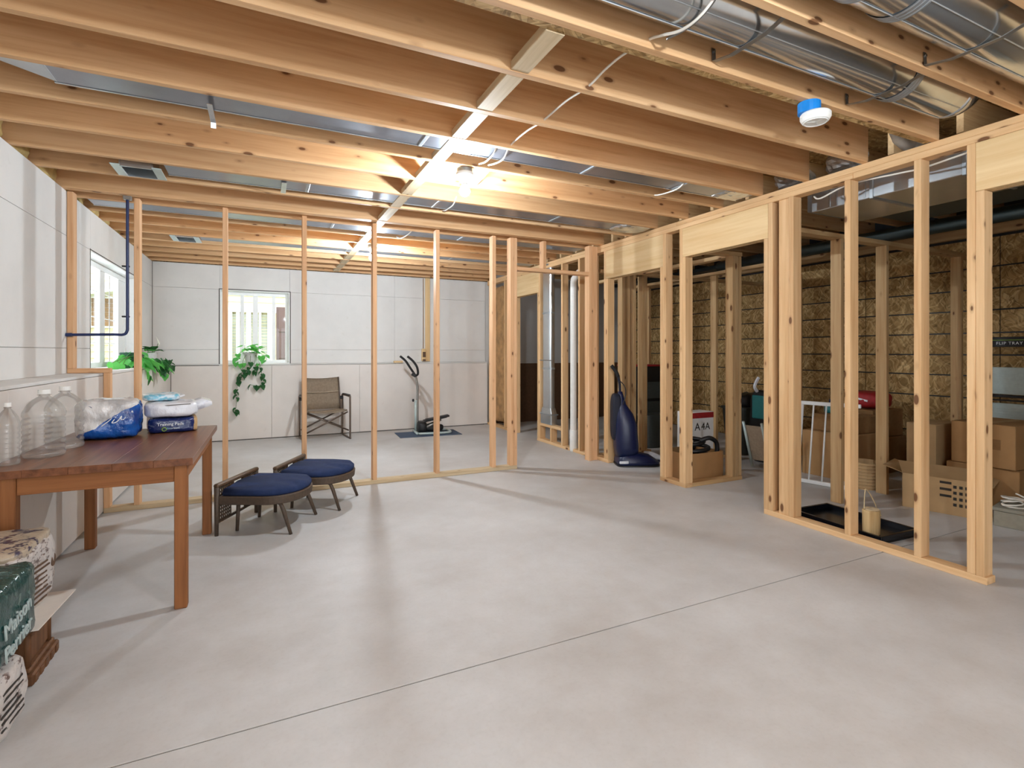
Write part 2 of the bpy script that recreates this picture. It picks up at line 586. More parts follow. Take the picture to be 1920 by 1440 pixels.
def tag(o, label=None, cat=None, group=None, kind=None):
    if label: o['label'] = label
    if cat: o['category'] = cat
    if group: o['group'] = group
    if kind: o['kind'] = kind
    return o
_lum = {}
def lum(root, name, x0, x1, y0, y1, z0, z1, mat, bev=0.0025):
    """one piece of lumber given by its corners in the room; its mesh always runs along its own Z so the grain follows the length"""
    s = (x1 - x0, y1 - y0, z1 - z0)
    L = max(s)
    if L == s[2]:
        d, rot = (s[0], s[1], s[2]), (0, 0, 0)
    elif L == s[0]:
        d, rot = (s[2], s[1], s[0]), (0, PI / 2, 0)
    else:
        d, rot = (s[0], s[2], s[1]), (-PI / 2, 0, 0)
    key = (tuple(round(a, 4) for a in d), mat.name, bev)
    if key not in _lum:
        bm = box((0, 0, 0), d, None, min(bev, min(d) * 0.2))
        me = bpy.data.meshes.new(name)
        bm.to_mesh(me)
        bm.free()
        me.materials.append(mat)
        _lum[key] = me
    c = Vector(((x0 + x1) / 2, (y0 + y1) / 2, (z0 + z1) / 2))
    if root is not None:
        c -= root.location
    return link(name, _lum[key], root, c, rot)
def text(name, s, size, mat, parent, loc, rot, ext=0.0008, align='CENTER', shear=0.0, space=1.0):
    cu = bpy.data.curves.new(name, 'FONT')
    cu.body = s
    cu.size = size
    cu.extrude = ext
    cu.align_x = align
    cu.align_y = 'CENTER'
    cu.shear = shear
    cu.space_character = space
    cu.resolution_u = 3
    cu.materials.append(mat)
    tmp = bpy.data.objects.new('tmp', cu)
    COL.objects.link(tmp)
    me = bpy.data.meshes.new_from_object(tmp.evaluated_get(bpy.context.evaluated_depsgraph_get()))
    bpy.data.objects.remove(tmp)
    me.materials.clear()
    me.materials.append(mat)
    return link(name, me, parent, loc, rot)
def copy_tree(o, parent=None):
    c = o.copy()
    COL.objects.link(c)
    c.parent = parent
    for ch in list(o.children):
        copy_tree(ch, c)
    return c

# ---------------------------------------------------------------- floor
XL, XK, XR = -1.32, -1.10, 3.46        # upper left wall, lower left wall, stud wall on the right
YP = 4.95                              # front of the stud partition across the room
YB, YBK = 8.30, 8.20                   # upper and lower back wall
ZC = 2.44
XO = 6.30                              # strand-board wall beyond the utility room
fl = thing('floor', (0, 0, 0), 'grey concrete slab floor with one straight control joint across it', 'floor', kind='structure')
obj('slab', mm(-1.6, 6.6, -4.2, 1.917, -0.12, 0, 0.002), M_CONC, fl)
obj('slab', mm(-1.6, 6.6, 1.923, 8.6, -0.12, 0, 0.002), M_CONC, fl)
obj('joint_filler', mm(-1.6, 6.6, 1.917, 1.923, -0.12, -0.004), M_JOINT, fl)

# ---------------------------------------------------------------- drywalled walls
def panels(root, mat, fixed_axis, fixed, thick, cuts_a, cuts_z, skip=(), name='drywall_panel', gap=0.0025):
    for a0, a1 in zip(cuts_a, cuts_a[1:]):
        for z0, z1 in zip(cuts_z, cuts_z[1:]):
            if any(a0 >= s[0] - 1e-4 and a1 <= s[1] + 1e-4 and z0 >= s[2] - 1e-4 and z1 <= s[3] + 1e-4 for s in skip):
                continue
            f0, f1 = sorted((fixed, fixed + thick))
            if fixed_axis == 'x':
                bm = mm(f0, f1, a0 + gap / 2, a1 - gap / 2, z0 + gap / 2, z1 - gap / 2, 0.001)
            else:
                bm = mm(a0 + gap / 2, a1 - gap / 2, f0, f1, z0 + gap / 2, z1 - gap / 2, 0.001)
            obj(name, bm, mat, root)
ZL = 1.075                             # ledge on top of the lower wall
wl = thing('wall_left', (0, 0, 0), 'pale drywalled wall on the left with a ledge at window height', 'wall', kind='structure')
W1 = (5.55, 7.45, ZL, 2.105)           # left window
panels(wl, M_DRY, 'x', XL, -0.02, [-4.2, -2.2, 0.3, 2.7, 4.95, 5.55, 7.45, 8.30], [ZL, 1.265, 2.105, ZC], [W1])
panels(wl, M_DRY2, 'x', XK, -0.02, [-4.2, -1.5, 0.9, 3.3, 4.98, 6.6, YBK], [0.012, ZL - 0.02])
obj('ledge', mm(XL - 0.02, XK - 0.001, -4.2, YBK, ZL - 0.018, ZL, 0.001), M_DRY, wl)
obj('backing', mm(XL - 0.20, XL - 0.02, -4.2, W1[0], 0, ZC), M_DRY, wl)
obj('backing', mm(XL - 0.20, XL - 0.02, W1[1], 8.5, 0, ZC), M_DRY, wl)
obj('backing', mm(XL - 0.20, XL - 0.02, W1[0], W1[1], 0, ZL - 0.02), M_DRY, wl)
obj('backing', mm(XL - 0.20, XL - 0.02, W1[0], W1[1], W1[3], ZC), M_DRY, wl)
wb = thing('wall_back', (0, 0, 0), 'pale drywalled wall at the far end behind the camp chair', 'wall', kind='structure')
W2 = (-0.535, 0.362, 1.065, 2.105)     # back window
panels(wb, M_DRY, 'y', YB, 0.02, [XL, -0.535, 0.362, 1.9, 3.46], [1.065, 1.265, 2.105, ZC], [W2])
panels(wb, M_DRY2, 'y', YBK, 0.02, [XK, 0.12, 1.34, 2.56, 3.46], [0.012, 1.045])
obj('ledge', mm(XK, 3.46, YBK + 0.001, YB + 0.02, 1.047, 1.063, 0.001), M_DRY, wb)
obj('backing', mm(XL - 0.2, W2[0], YB + 0.021, YB + 0.22, 0, ZC), M_DRY, wb)
obj('backing', mm(W2[1], 3.6, YB + 0.021, YB + 0.22, 0, ZC), M_DRY, wb)
obj('backing', mm(W2[0], W2[1], YB + 0.021, YB + 0.22, 0, 1.06), M_DRY, wb)
obj('backing', mm(W2[0], W2[1], YB + 0.021, YB + 0.22, 2.105, ZC), M_DRY, wb)
wf = thing('wall_front', (0, 0, 0), 'drywalled wall behind the viewer', 'wall', kind='structure')
obj('drywall_panel', mm(XL - 0.2, FILL_OPENING[0], -4.3, -4.2, 0, 2.7), M_DRY, wf)
obj('drywall_panel', mm(FILL_OPENING[1], 6.6, -4.3, -4.2, 0, 2.7), M_DRY, wf)
obj('drywall_panel', mm(FILL_OPENING[0], FILL_OPENING[1], -4.3, -4.2, FILL_OPENING[3], 2.7), M_DRY, wf)
obj('opening_sill', mm(FILL_OPENING[0], FILL_OPENING[1], -4.3, -4.2, 0, FILL_OPENING[2]), M_VINYL, wf)  # rim of the added daylight opening, out of view
for x in (FILL_OPENING[0] + 0.03, 1.1, FILL_OPENING[1] - 0.03):
    obj('opening_stile', mm(x - 0.03, x + 0.03, -4.27, -4.22, FILL_OPENING[2], FILL_OPENING[3]), M_VINYL, wf)
wg = thing('wall_hall', (0, 0, 0), 'grey wall with brown lower panelling seen through the far doorway', 'wall', kind='structure')
obj('drywall_panel', mm(3.62, 6.6, 8.25, 8.35, 1.03, 2.7), M_GREYWALL, wg)
obj('brown_panel', mm(3.62, 6.6, 8.22, 8.35, 0.0, 1.028, 0.002), M_DARKBROWN, wg)

# ---------------------------------------------------------------- windows
def strips(root, name, mat, items):
    for it in items:
        obj(name, mm(*it, 0.002), mat, root)
w1 = thing('window_1', (XL, 6.5, ZL), 'white framed basement window in the left wall behind the blue conduit', 'window', kind='structure')
w1.location = (0, 0, 0)
GX = -1.45
y0, y1, z0, z1 = W1
strips(w1, 'jamb_lining', M_VINYL, [(GX - 0.04, XL - 0.001, y0, y0 + 0.012, z0, z1), (GX - 0.04, XL - 0.001, y1 - 0.012, y1, z0, z1),
                               (GX - 0.04, XL - 0.001, y0 + 0.012, y1 - 0.012, z1 - 0.012, z1), (GX - 0.04, XL - 0.001, y0 + 0.012, y1 - 0.012, z0, z0 + 0.012)])
strips(w1, 'frame', M_VINYL, [(GX - 0.035, GX + 0.02, y0 + 0.012, y0 + 0.09, z0 + 0.012, z1 - 0.012), (GX - 0.035, GX + 0.02, y1 - 0.09, y1 - 0.012, z0 + 0.012, z1 - 0.012),
                         (GX - 0.035, GX + 0.02, y0 + 0.09, y1 - 0.09, z1 - 0.07, z1 - 0.012), (GX - 0.035, GX + 0.02, y0 + 0.09, y1 - 0.09, z0 + 0.012, z0 + 0.06)])
strips(w1, 'sash', M_VINYL, [(GX - 0.03, GX + 0.012, 6.36, 6.54, z0 + 0.06, z1 - 0.07), (GX - 0.03, GX + 0.012, 7.08, 7.36, z0 + 0.06, z1 - 0.07)])
for zz in (1.32, 1.57, 1.82):
    strips(w1, 'glazing_bar', M_VINYL, [(GX - 0.012, GX - 0.004, 6.54, 7.08, zz, zz + 0.008), (GX - 0.012, GX - 0.004, 5.64, 6.36, zz, zz + 0.008)])
strips(w1, 'glazing_bar', M_GREY, [(GX - 0.012, GX - 0.004, 6.80, 6.81, z0 + 0.06, z1 - 0.07)])
obj('pane', mm(GX - 0.014, GX - 0.010, 5.64, 6.36, z0 + 0.06, z1 - 0.07), M_GLASS, w1)
obj('pane', mm(GX - 0.014, GX - 0.010, 6.54, 7.08, z0 + 0.06, z1 - 0.07), M_GLASS, w1)
w2 = thing('window_2', (0, 0, 0), 'white framed basement window in the back wall behind the trailing plant', 'window', kind='structure')
GY = 8.46
x0, x1, z0, z1 = W2
strips(w2, 'jamb_lining', M_VINYL, [(x0, x0 + 0.012, YB + 0.001, GY + 0.04, z0, z1), (x1 - 0.012, x1, YB + 0.001, GY + 0.04, z0, z1),
                               (x0 + 0.012, x1 - 0.012, YB + 0.001, GY + 0.04, z1 - 0.012, z1), (x0 + 0.012, x1 - 0.012, YB + 0.001, GY + 0.04, z0, z0 + 0.012)])
strips(w2, 'frame', M_VINYL, [(x0 + 0.012, x0 + 0.06, GY - 0.02, GY + 0.035, z0 + 0.012, z1 - 0.012), (x1 - 0.055, x1 - 0.012, GY - 0.02, GY + 0.035, z0 + 0.012, z1 - 0.012),
                         (x0 + 0.06, x1 - 0.055, GY - 0.02, GY + 0.035, z1 - 0.06, z1 - 0.012), (x0 + 0.06, x1 - 0.055, GY - 0.02, GY + 0.035, z0 + 0.012, z0 + 0.05)])
strips(w2, 'sash', M_VINYL, [(-0.285, -0.238, GY - 0.012, GY + 0.03, z0 + 0.05, z1 - 0.06), (-0.125, -0.06, GY - 0.012, GY + 0.03, z0 + 0.05, z1 - 0.06),
                        (0.128, 0.176, GY - 0.012, GY + 0.03, z0 + 0.05, z1 - 0.06)])
for zz in (1.33, 1.58, 1.83):
    strips(w2, 'glazing_bar', M_VINYL, [(-0.238, -0.125, GY + 0.004, GY + 0.012, zz, zz + 0.007), (-0.06, 0.128, GY + 0.004, GY + 0.012, zz, zz + 0.007)])
obj('pane', mm(x0 + 0.06, x1 - 0.055, GY + 0.012, GY + 0.016, z0 + 0.05, z1 - 0.06), M_GLASS, w2)
strips(w2, 'reveal_edge', M_JOINT, [(x0 - 0.012, x1 + 0.012, YB - 0.004, YB + 0.004, z1, z1 + 0.012), (x1, x1 + 0.012, YB - 0.004, YB + 0.004, z0, z1), (x0 - 0.012, x0, YB - 0.004, YB + 0.004, z0, z1)])

strips(w1, 'reveal_edge', M_JOINT, [(XL - 0.004, XL + 0.003, W1[0] - 0.012, W1[0], W1[2], W1[3] + 0.012), (XL - 0.004, XL + 0.003, W1[0], W1[1], W1[3], W1[3] + 0.008)])
strips(wb, 'joint_filler', M_JOINT, [(XK + 0.004, W2[0], YBK - 0.0015, YBK + 0.004, 1.045, 1.055), (W2[1], 1.9, YBK - 0.0015, YBK + 0.004, 1.046, 1.051), (XK + 0.0005, XK + 0.008, YBK - 0.0025, YBK, 0.012, 1.045),
                                     (XL + 0.0005, XL + 0.006, YB - 0.003, YB, 1.07, ZC), (XK + 0.008, 3.4, YBK + 0.002, YBK + 0.01, 0, 0.012)])

# ---------------------------------------------------------------- houses outside the windows
def siding(root, x0, x1, y, z0, z1, holes=(), pitch=0.115):
    z = z0
    while z < z1:
        zt = min(z + pitch, z1)
        segs = [(x0, x1)]
        for h in holes:
            if z < h[3] and zt > h[2]:
                new = []
                for a, b in segs:
                    if h[0] > a: new.append((a, min(b, h[0])))
                    if h[1] < b: new.append((max(a, h[1]), b))
                    if h[1] <= a or h[0] >= b: pass
                segs = [q for q in new if q[1] - q[0] > 0.01]
        for a, b in segs:
            bm = bmesh.new()
            pr = [(y - 0.022, z), (y - 0.004, zt), (y + 0.02, zt), (y + 0.02, z)]
            loft(bm, [[(a, p[0], p[1]) for p in pr], [(b, p[0], p[1]) for p in pr]])
            obj('siding_board', bm, M_SIDING, root)
        z = zt
h1 = thing('outside_house', (0, 11.5, 0), 'beige sided neighbouring house with brown shutter seen through the back window', 'house')
HY = 0.0
hole = (-0.62, 0.18, 1.02, 2.01)
siding(h1, -1.75, 3.0, HY, 0.6, 3.6, [hole])
obj('wall', mm(-1.75, 3.0, 0.03, 0.3, 0, 3.6), M_SIDING, h1)
obj('window_trim', mm(-0.72, 0.28, -0.05, -0.024, 2.01, 2.14, 0.003), M_VINYL, h1)
fr = obj('window_frame', mm(-0.62, -0.53, -0.045, 0.0, 1.02, 2.01, 0.003), M_VINYL, h1)
for a, b in ((-0.46, -0.40), (-0.285, -0.20), (-0.06, -0.02), (0.09, 0.18)):
    obj('window_frame', mm(a, b, -0.045, 0.0, 1.02, 2.01, 0.003), M_VINYL, h1)
obj('window_frame', mm(-0.62, 0.18, -0.045, 0.0, 0.98, 1.02, 0.003), M_VINYL, h1)
obj('pane', mm(-0.61, 0.17, 0.0, 0.005, 1.02, 2.0), M_GLASS, h1)
for i in range(16):
    obj('blind_slat', box((-0.22, 0.02, 1.05 + i * 0.06), (0.78, 0.006, 0.052), Matrix.Rotation(0.5, 3, 'X')), M_BLIND, h1)
sh = obj('shutter', mm(0.25, 0.46, -0.06, -0.026, 1.05, 2.13, 0.003), M_SHUTTER, h1)
for a, b in ((1.10, 1.54), (1.63, 2.08)):
    obj('shutter_panel', mm(0.285, 0.425, -0.075, -0.058, a, b, 0.006), M_SHUTTER, sh)
obj('soffit', mm(-1.75, 3.0, -0.5, 0.3, 3.6, 3.7), M_VINYL, h1)
h2 = thing('outside_house', (-4.2, 14.0, 0), 'yellow sided house with brown window seen through the left window', 'house')
siding(h2, -3.0, 2.3, 0, 0.4, 3.9, [(0.85, 1.62, 1.75, 2.42)], 0.14)
obj('wall', mm(-3.0, 2.3, 0.03, 0.3, 0, 3.9), M_SIDING, h2)
wn = obj('window_frame', mm(0.85, 1.62, -0.05, 0.0, 1.75, 2.42, 0.004), M_VINYL, h2)
for i in range(6):
    obj('bamboo_shade', mm(0.9, 1.57, -0.07, -0.05, 1.79 + i * 0.1, 1.885 + i * 0.1, 0.004), M_BROWN, wn)
obj('roof_edge', box((1.2, -0.25, 2.52), (1.7, 0.5, 0.09), Matrix.Rotation(-0.2, 3, 'Y')), M_VINYL, h2)
lw = tag(obj('outside_lawn', mm(-12, 12, 8.7, 30, 0.55, 0.6), M_LAWN), 'strip of lawn outside the basement windows', 'lawn', kind='structure')

# ---------------------------------------------------------------- ceiling: subfloor, joists, blocking
ce = thing('ceiling', (0, 0, 0), 'open ceiling of wooden floor joists under the subfloor', 'ceiling', kind='structure')
JY = [-3.9, -3.5, -3.1, -2.7, -2.3, -1.9, -1.5, -1.1, -0.7, -0.33, 0.06, 0.45, 0.84, 1.235, 1.625, 2.01, 2.405, 2.78, 3.16, 3.555, 3.96, 4.345, 4.845, 5.10, 5.51, 5.905, 6.31, 6.70, 7.08, 7.46, 7.85, 8.20]
JT, JH = 0.038, 0.235
XJ0, XJ1 = -1.46, 3.47
for y in JY:
    lum(ce, 'joist', XJ0, XJ1, y, y + JT, ZC, ZC + JH, M_JOIST)
lum(ce, 'joist', XJ0, XJ1, 1.664, 1.702, ZC + 0.004, ZC + JH, M_OSB)
lum(ce, 'joist', XJ0, XJ1, 4.885, 4.923, ZC, ZC + JH, M_JOIST)
for y in JY:
    if y > -1:
        lum(ce, 'joist', 3.80, 6.45, y + 0.03, y + 0.03 + JT, ZC + 0.12, ZC + 0.12 + JH, M_STUD2)
for a, b in zip(JY, JY[1:]):
    if b > 1.7 and b - a > 0.1 and b < 8.3:
        lum(ce, 'blocking', 0.955, 1.04, a + JT + 0.001 + (0.039 if a in (1.625, 4.845) else 0), b - 0.001, ZC + 0.002, ZC + 0.04, M_BLOCK)
for i, a in enumerate([-4.2, -3.0, -1.8, -0.6, 0.62, 1.84, 3.06, 4.28, 5.5, 6.72, 7.94]):
    b = min(a + 1.218, 8.5)
    obj('strand_board', mm(-1.5, 3.6, a, b, ZC + JH, ZC + JH + 0.02), M_OSB, ce)
    obj('strand_board', mm(3.602, 6.6, a, b, ZC + JH + 0.12, ZC + JH + 0.14), M_OSB, ce)
obj('rim_board', mm(-1.5, -1.462, -4.2, 8.5, ZC, ZC + JH), M_OSB, ce)
obj('rim_board', mm(-1.46, 3.6, 8.36, 8.4, ZC, ZC + JH), M_OSB, ce)
M_BATT = plain('yellow_insulation', (214, 188, 128), 0.9, spec=0.1, var=0.15, scale=14)
for i, (a, b) in enumerate(zip(JY, JY[1:])):
    if b - a > 0.2 and a > 1.5:
        obj('insulation_batt', soft((-1.40, (a + b + JT) / 2, ZC + 0.10), (0.13, b - a - JT - 0.01, 0.19), 6, 6, 0.025, 14, i), M_BATT, ce, smooth=True)
lum(ce, 'sill_plate', -1.46, -1.345, -4.2, 8.3, ZC - 0.039, ZC - 0.001, M_STUD)

# ---------------------------------------------------------------- stud walls
SW, SD = 0.038, 0.089
wm = thing('wall_middle', (0, YP, 0), 'open wooden stud partition across the room', 'wall', kind='structure')
for xc in (-0.887, -0.281, 0.336, 0.949, 1.56, 2.166):
    lum(wm, 'stud', xc - SW / 2, xc + SW / 2, YP, YP + SD, SW, ZC, M_STUDP)
lum(wm, 'stud', 2.352, 2.39, YP, YP + SD, SW, ZC, M_STUDP)
lum(wm, 'stud', 2.391, 2.429, YP, YP + SD, SW, ZC, M_STUDP)
lum(wm, 'bottom_plate', XK + 0.002, 2.43, YP, YP + SD, 0, SW, M_BLOCK)
lum(wm, 'end_stud', XK + 0.002, XK + 0.04, YP, YP + SD, SW, ZL, M_STUDP)
lum(wm, 'ledge_plate', XL + 0.002, XK + 0.04, YP, YP + SD, ZL + 0.001, ZL + 0.036, M_STUDP)
lum(wm, 'end_stud', XL + 0.002, XL + 0.04, YP, YP + SD, ZL + 0.037, ZC, M_STUDP)
lum(wm, 'flat_header', 2.43, 3.335, YP, YP + SD, 2.10, 2.138, M_STUDP)
lum(wm, 'cripple_stud', 2.745, 2.783, YP, YP + SD, 2.139, ZC, M_STUDP)
lum(wm, 'stud', 3.336, 3.374, YP, YP + SD, 0.0, ZC, M_STUDP)
lum(wm, 'stud', 3.375, 3.459, YP + 0.012, YP + 0.05, 0.0, ZC, M_STUDP)

wr = thing('wall_right', (XR, 1.4, 0), 'open wooden stud wall with two door openings on the right', 'wall', kind='structure')
TP0, TP1 = ZC - 0.077, ZC - 0.0385
def st(y0, y1, z0=SW, z1=TP0, name='stud', mat=None, xa=XR, xb=XR + SD):
    return lum(wr, name, xa, xb, y0, y1, z0, z1, mat or M_STUD)
lum(wr, 'top_plate', XR, XR + SD, -4.2, 2.1, TP0, TP1, M_STUD)
lum(wr, 'top_plate', XR, XR + SD, 2.101, 8.2, TP0, TP1, M_STUD)
lum(wr, 'top_plate', XR, XR + SD, -4.2, 3.7, TP1 + 0.0005, ZC - 0.0005, M_STUD)
lum(wr, 'top_plate', XR, XR + SD, 3.701, 8.2, TP1 + 0.0005, ZC - 0.0005, M_STUD)
lum(wr, 'bottom_plate', XR, XR + SD, 1.405, 2.769, 0, SW, M_STUD)
lum(wr, 'bottom_plate', XR, XR + SD, 3.589, 3.925, 0, SW, M_STUD)
lum(wr, 'bottom_plate', XR, XR + SD, 4.762, 6.42, 0, SW, M_STUD)
lum(wr, 'bottom_plate', XR, XR + SD, 7.25, 8.2, 0, SW, M_STUD)
st(1.456, 1.494); st(1.417, 1.455, SW, 2.10, 'jack_stud')
st(1.712, 1.750); st(2.118, 2.156)
st(2.522, 2.560); st(2.562, 2.649, SW, TP0, 'flat_stud', None, XR + 0.012, XR + 0.05)
st(2.693, 2.731); st(2.732, 2.770, SW, 2.10, 'jack_stud')
st(3.588, 3.626, SW, 2.10, 'jack_stud'); st(3.627, 3.665)
st(3.846, 3.884); st(3.885, 3.923, SW, 2.05, 'jack_stud')
st(4.764, 4.802, SW, 2.05, 'jack_stud'); st(4.803, 4.841)
def hdr(y0, y1, z0):
    lum(wr, 'header', XR, XR + SW, y0, y1, z0, TP0 - 0.001, M_HEADER)
    lum(wr, 'header', XR + 0.051, XR + SD, y0, y1, z0, TP0 - 0.001, M_HEADER)
    lum(wr, 'header_packer', XR + SW + 0.001, XR + 0.05, y0, y1, z0, z0 + 0.05, M_OSB)
hdr(0.20, 1.455, 2.101)
hdr(2.732, 3.626, 2.101)
hdr(3.885, 4.802, 2.051)
st(0.16, 0.198)
st(0.20, 0.24, 0.0, 2.10, 'jack_stud')
# the same wall beyond the partition
st(5.06, 5.098)
st(5.335, 5.373, SW, TP0); st(5.735, 5.773); st(6.375, 6.413, SW, 2.06, 'jack_stud'); st(6.336, 6.374)
st(7.12, 7.158, 0, 2.06, 'jack_stud'); st(7.159, 7.197, 0)
st(7.49, 7.528); st(8.10, 8.138)
hdr(6.375, 7.158, 2.061)
st(5.774, 6.335, 0.22, 0.258, 'duct_sill')
st(6.02, 6.058, SW, 0.219, 'cripple_stud')
kb = obj('insulation_batt', soft((XR + 0.06, 7.82, 1.2), (0.09, 0.5, 2.2), 8, 6, 0.02, 6), M_KRAFT, None, smooth=True)
kb.parent = wr
kb.location = -wr.location

obj('drywall_panel', mm(XR - 0.013, XR - 0.001, -4.2, 0.155, 0, ZC - 0.001), M_DRY, wr, tuple(-wr.location))  # unseen panel added to keep light out of the utility area
wu = thing('wall_utility', (0, 0, 0), 'low wooden stud walls inside the utility area', 'wall', kind='structure')
def ust(x0, x1, y0, y1, z0=SW, z1=2.16, name='stud'):
    return lum(wu, name, x0, x1, y0, y1, z0, z1, M_STUD2)
ust(3.55, 6.28, 2.67, 2.759, 2.16, 2.198, 'top_plate')
for x in (4.243, 4.865, 5.475, 6.085):
    ust(x, x + SW, 2.67, 2.759, 0.0)
ust(3.55, 4.19, 3.592, 3.681, 0, SW, 'bottom_plate')
ust(3.55, 4.19, 3.592, 3.681, 2.16, 2.198, 'top_plate')
ust(4.06, 4.098, 3.592, 3.681); ust(4.099, 4.137, 3.592, 3.681); ust(4.15, 4.19, 3.60, 3.68)
ust(4.10, 4.189, 3.682, 6.0, 2.16, 2.198, 'top_plate')
ust(3.56, 6.28, 5.03, 5.119, 2.16, 2.198, 'top_plate')
ust(3.56, 4.30, 5.03, 5.119, 0, SW, 'bottom_plate')
for x in (3.86, 3.94, 4.03, 4.16, 4.20):
    ust(x, x + SW, 5.03, 5.119)
ust(4.92, 4.958, 4.6, 4.689, 0.0)
ust(5.62, 5.658, 4.3, 4.389, 0.0); ust(5.72, 5.79, 4.1, 4.19, 0.0)
ust(4.9, 4.989, 3.7, 6.2, 2.16, 2.198, 'top_plate')
ust(5.0, 5.04, 5.9, 5.99, 0.0)

wo = thing('wall_far_right', (0, 0, 0), 'strand board clad wall at the back of the utility area', 'wall', kind='structure')
rows = [0.0, 0.40, 0.78, 1.0, 1.207, 1.42, 1.64, 1.845, 2.055, 2.34]
ys = [-1.2, 0.02, 1.24, 2.46, 3.68, 4.90, 6.12, 7.34, 8.3]
for z0, z1 in zip(rows, rows[1:]):
    for y0, y1 in zip(ys, ys[1:]):
        obj('strand_board', mm(XO, XO + 0.012, y0 + 0.004, y1 - 0.004, z0 + 0.007, z1 - 0.007), M_OSB, wo)
obj('dark_backing', mm(XO + 0.013, XO + 0.06, -4.2, 8.4, 0, 2.9), M_BLACK, wo)
lum(wo, 'sill_plate', XO - 0.06, XO + 0.01, -1.2, 8.3, 2.36, 2.45, M_STUD2)

# ---------------------------------------------------------------- ceiling fittings
def lampholder(x, y, label, bulb):
    t = thing('lampholder', (x, y, ZC), label, 'ceiling light', group='bare bulb lampholders')
    obj('mounting_box', lathe(bmesh.new(), [(0, 0.0), (0.05, 0.0), (0.05, -0.028), (0, -0.028)], 20), M_GREY, t, smooth=False)
    obj('base', lathe(bmesh.new(), [(0, -0.026), (0.056, -0.026), (0.058, -0.034), (0.054, -0.052), (0.034, -0.066), (0.027, -0.072), (0.025, -0.092), (0, -0.092)], 24), M_WHITE, t, smooth=True)
    obj('bulb_collar', lathe(bmesh.new(), [(0.0, -0.09), (0.017, -0.09), (0.021, -0.105), (0.024, -0.112), (0, -0.113)], 16), M_WHITE, t, smooth=True)
    bm = bmesh.new()
    bmesh.ops.create_uvsphere(bm, u_segments=20, v_segments=12, radius=BULB_R)
    obj('bulb', bm, bulb, t, (0, 0, -0.147), smooth=True)
    return t
lampholder(1.20, 3.228, 'bare lit bulb in white lampholder on the joists before the stud partition', M_BULB)
lampholder(1.115, 5.972, 'bare lit bulb in white lampholder beyond the stud partition', M_BULB2)

sm = thing('smoke_alarm', (2.405, 1.66, ZC), 'round white smoke alarm on a blue box under a joist', 'smoke alarm')
obj('blue_box', lathe(bmesh.new(), [(0, 0.0), (0.05, 0.0), (0.05, -0.05), (0, -0.05)], 20), M_BLUEBOX, sm, (-0.02, -0.005, 0))
obj('body', lathe(bmesh.new(), [(0, -0.05), (0.062, -0.05), (0.067, -0.056), (0.067, -0.074), (0.058, -0.09), (0.052, -0.092), (0, -0.089)], 32), M_WHITE, sm, (0.005, -0.02, 0), smooth=False)
obj('grille_ring', tube(bmesh.new(), [(0.005 + 0.05 * math.cos(a), -0.02 + 0.05 * math.sin(a), -0.092) for a in [2 * PI * i / 28 for i in range(28)]], 0.0035, 6, True), M_WHITE, sm)
for a in (0.4, 2.5, 4.6):
    obj('grille_rib', box((0.005 + 0.022 * math.cos(a), -0.02 + 0.022 * math.sin(a), -0.0915), (0.046, 0.005, 0.005), Matrix.Rotation(a, 3, 'Z')), M_WHITE, sm)

# rectangular ducts tucked between joists
def flat_duct(x0, x1, y0, y1, zb, label, seams=(), strap=None, h=0.1, grp='ducts run between the joists'):
    t = thing('ceiling_duct', (x0, (y0 + y1) / 2, ZC), label, 'duct', group=grp)
    cy = (y0 + y1) / 2
    w = (y1 - y0) / 2
    xs = [x0] + list(seams) + [x1]
    for a, b in zip(xs, xs[1:]):
        obj('duct_length', mm(a - x0 + 0.001, b - x0 - 0.001, -w, w, zb - ZC, zb - ZC + h, 0.006), M_FLAT, t)
    for s in seams:
        obj('drive_cleat', mm(s - x0 - 0.012, s - x0 + 0.012, -w - 0.004, w + 0.004, zb - ZC - 0.006, zb - ZC + 0.02, 0.003), M_GALV2, t)
    obj('edge_lip', mm(0, x1 - x0, w + 0.001, w + 0.012, zb - ZC - 0.003, zb - ZC + 0.02, 0.002), M_GALV, t)
    return t
d1 = flat_duct(-0.84, 3.42, 2.822, 2.985, ZC + 0.006, 'long flat steel duct in the third joist bay before the bulb', (0.83, 1.95, 2.75))
obj('end_cap', box((-0.16, 0, 0.055), (0.36, 0.15, 0.012), Matrix.Rotation(0.25, 3, 'Y')), M_GALV2, d1)
hb = obj('hanger_bracket', box((0.612, 0.075, -0.02), (0.024, 0.22, 0.003)), M_GALV, d1)
obj('bracket_tab', box((0.612, 0.188, -0.03), (0.024, 0.003, 0.035), Matrix.Rotation(0.3, 3, 'X')), M_GALV, hb)
flat_duct(-0.58, 3.42, 4.005, 4.215, ZC + 0.006, 'flat steel duct running from the square ceiling register near the partition', (0.30, 1.28, 2.4))
d2b = bpy.data.objects['ceiling_duct.001']
obj('hanger_bracket', box((0.72, 0.03, -0.012), (0.035, 0.26, 0.003)), M_GALV, d2b)
obj('foil_wrap', soft((3.82, 0.0, 0.02), (0.36, 0.25, 0.07), 5, 6, 0.014, 14), M_GALV, d2b, smooth=False)
flat_duct(-1.25, 3.40, 5.145, 5.33, ZC + 0.002, 'steel duct in the first joist bay behind the partition', (0.6, 1.9))
flat_duct(-0.60, 3.40, 6.355, 6.52, ZC + 0.004, 'thin steel duct beside the second bulb behind the partition', (0.9, 2.2))
obj('foil_wrap', soft((4.10, 0.0, 0.02), (0.26, 0.19, 0.05), 5, 6, 0.012, 14, 3), M_GALV, d1, smooth=False)

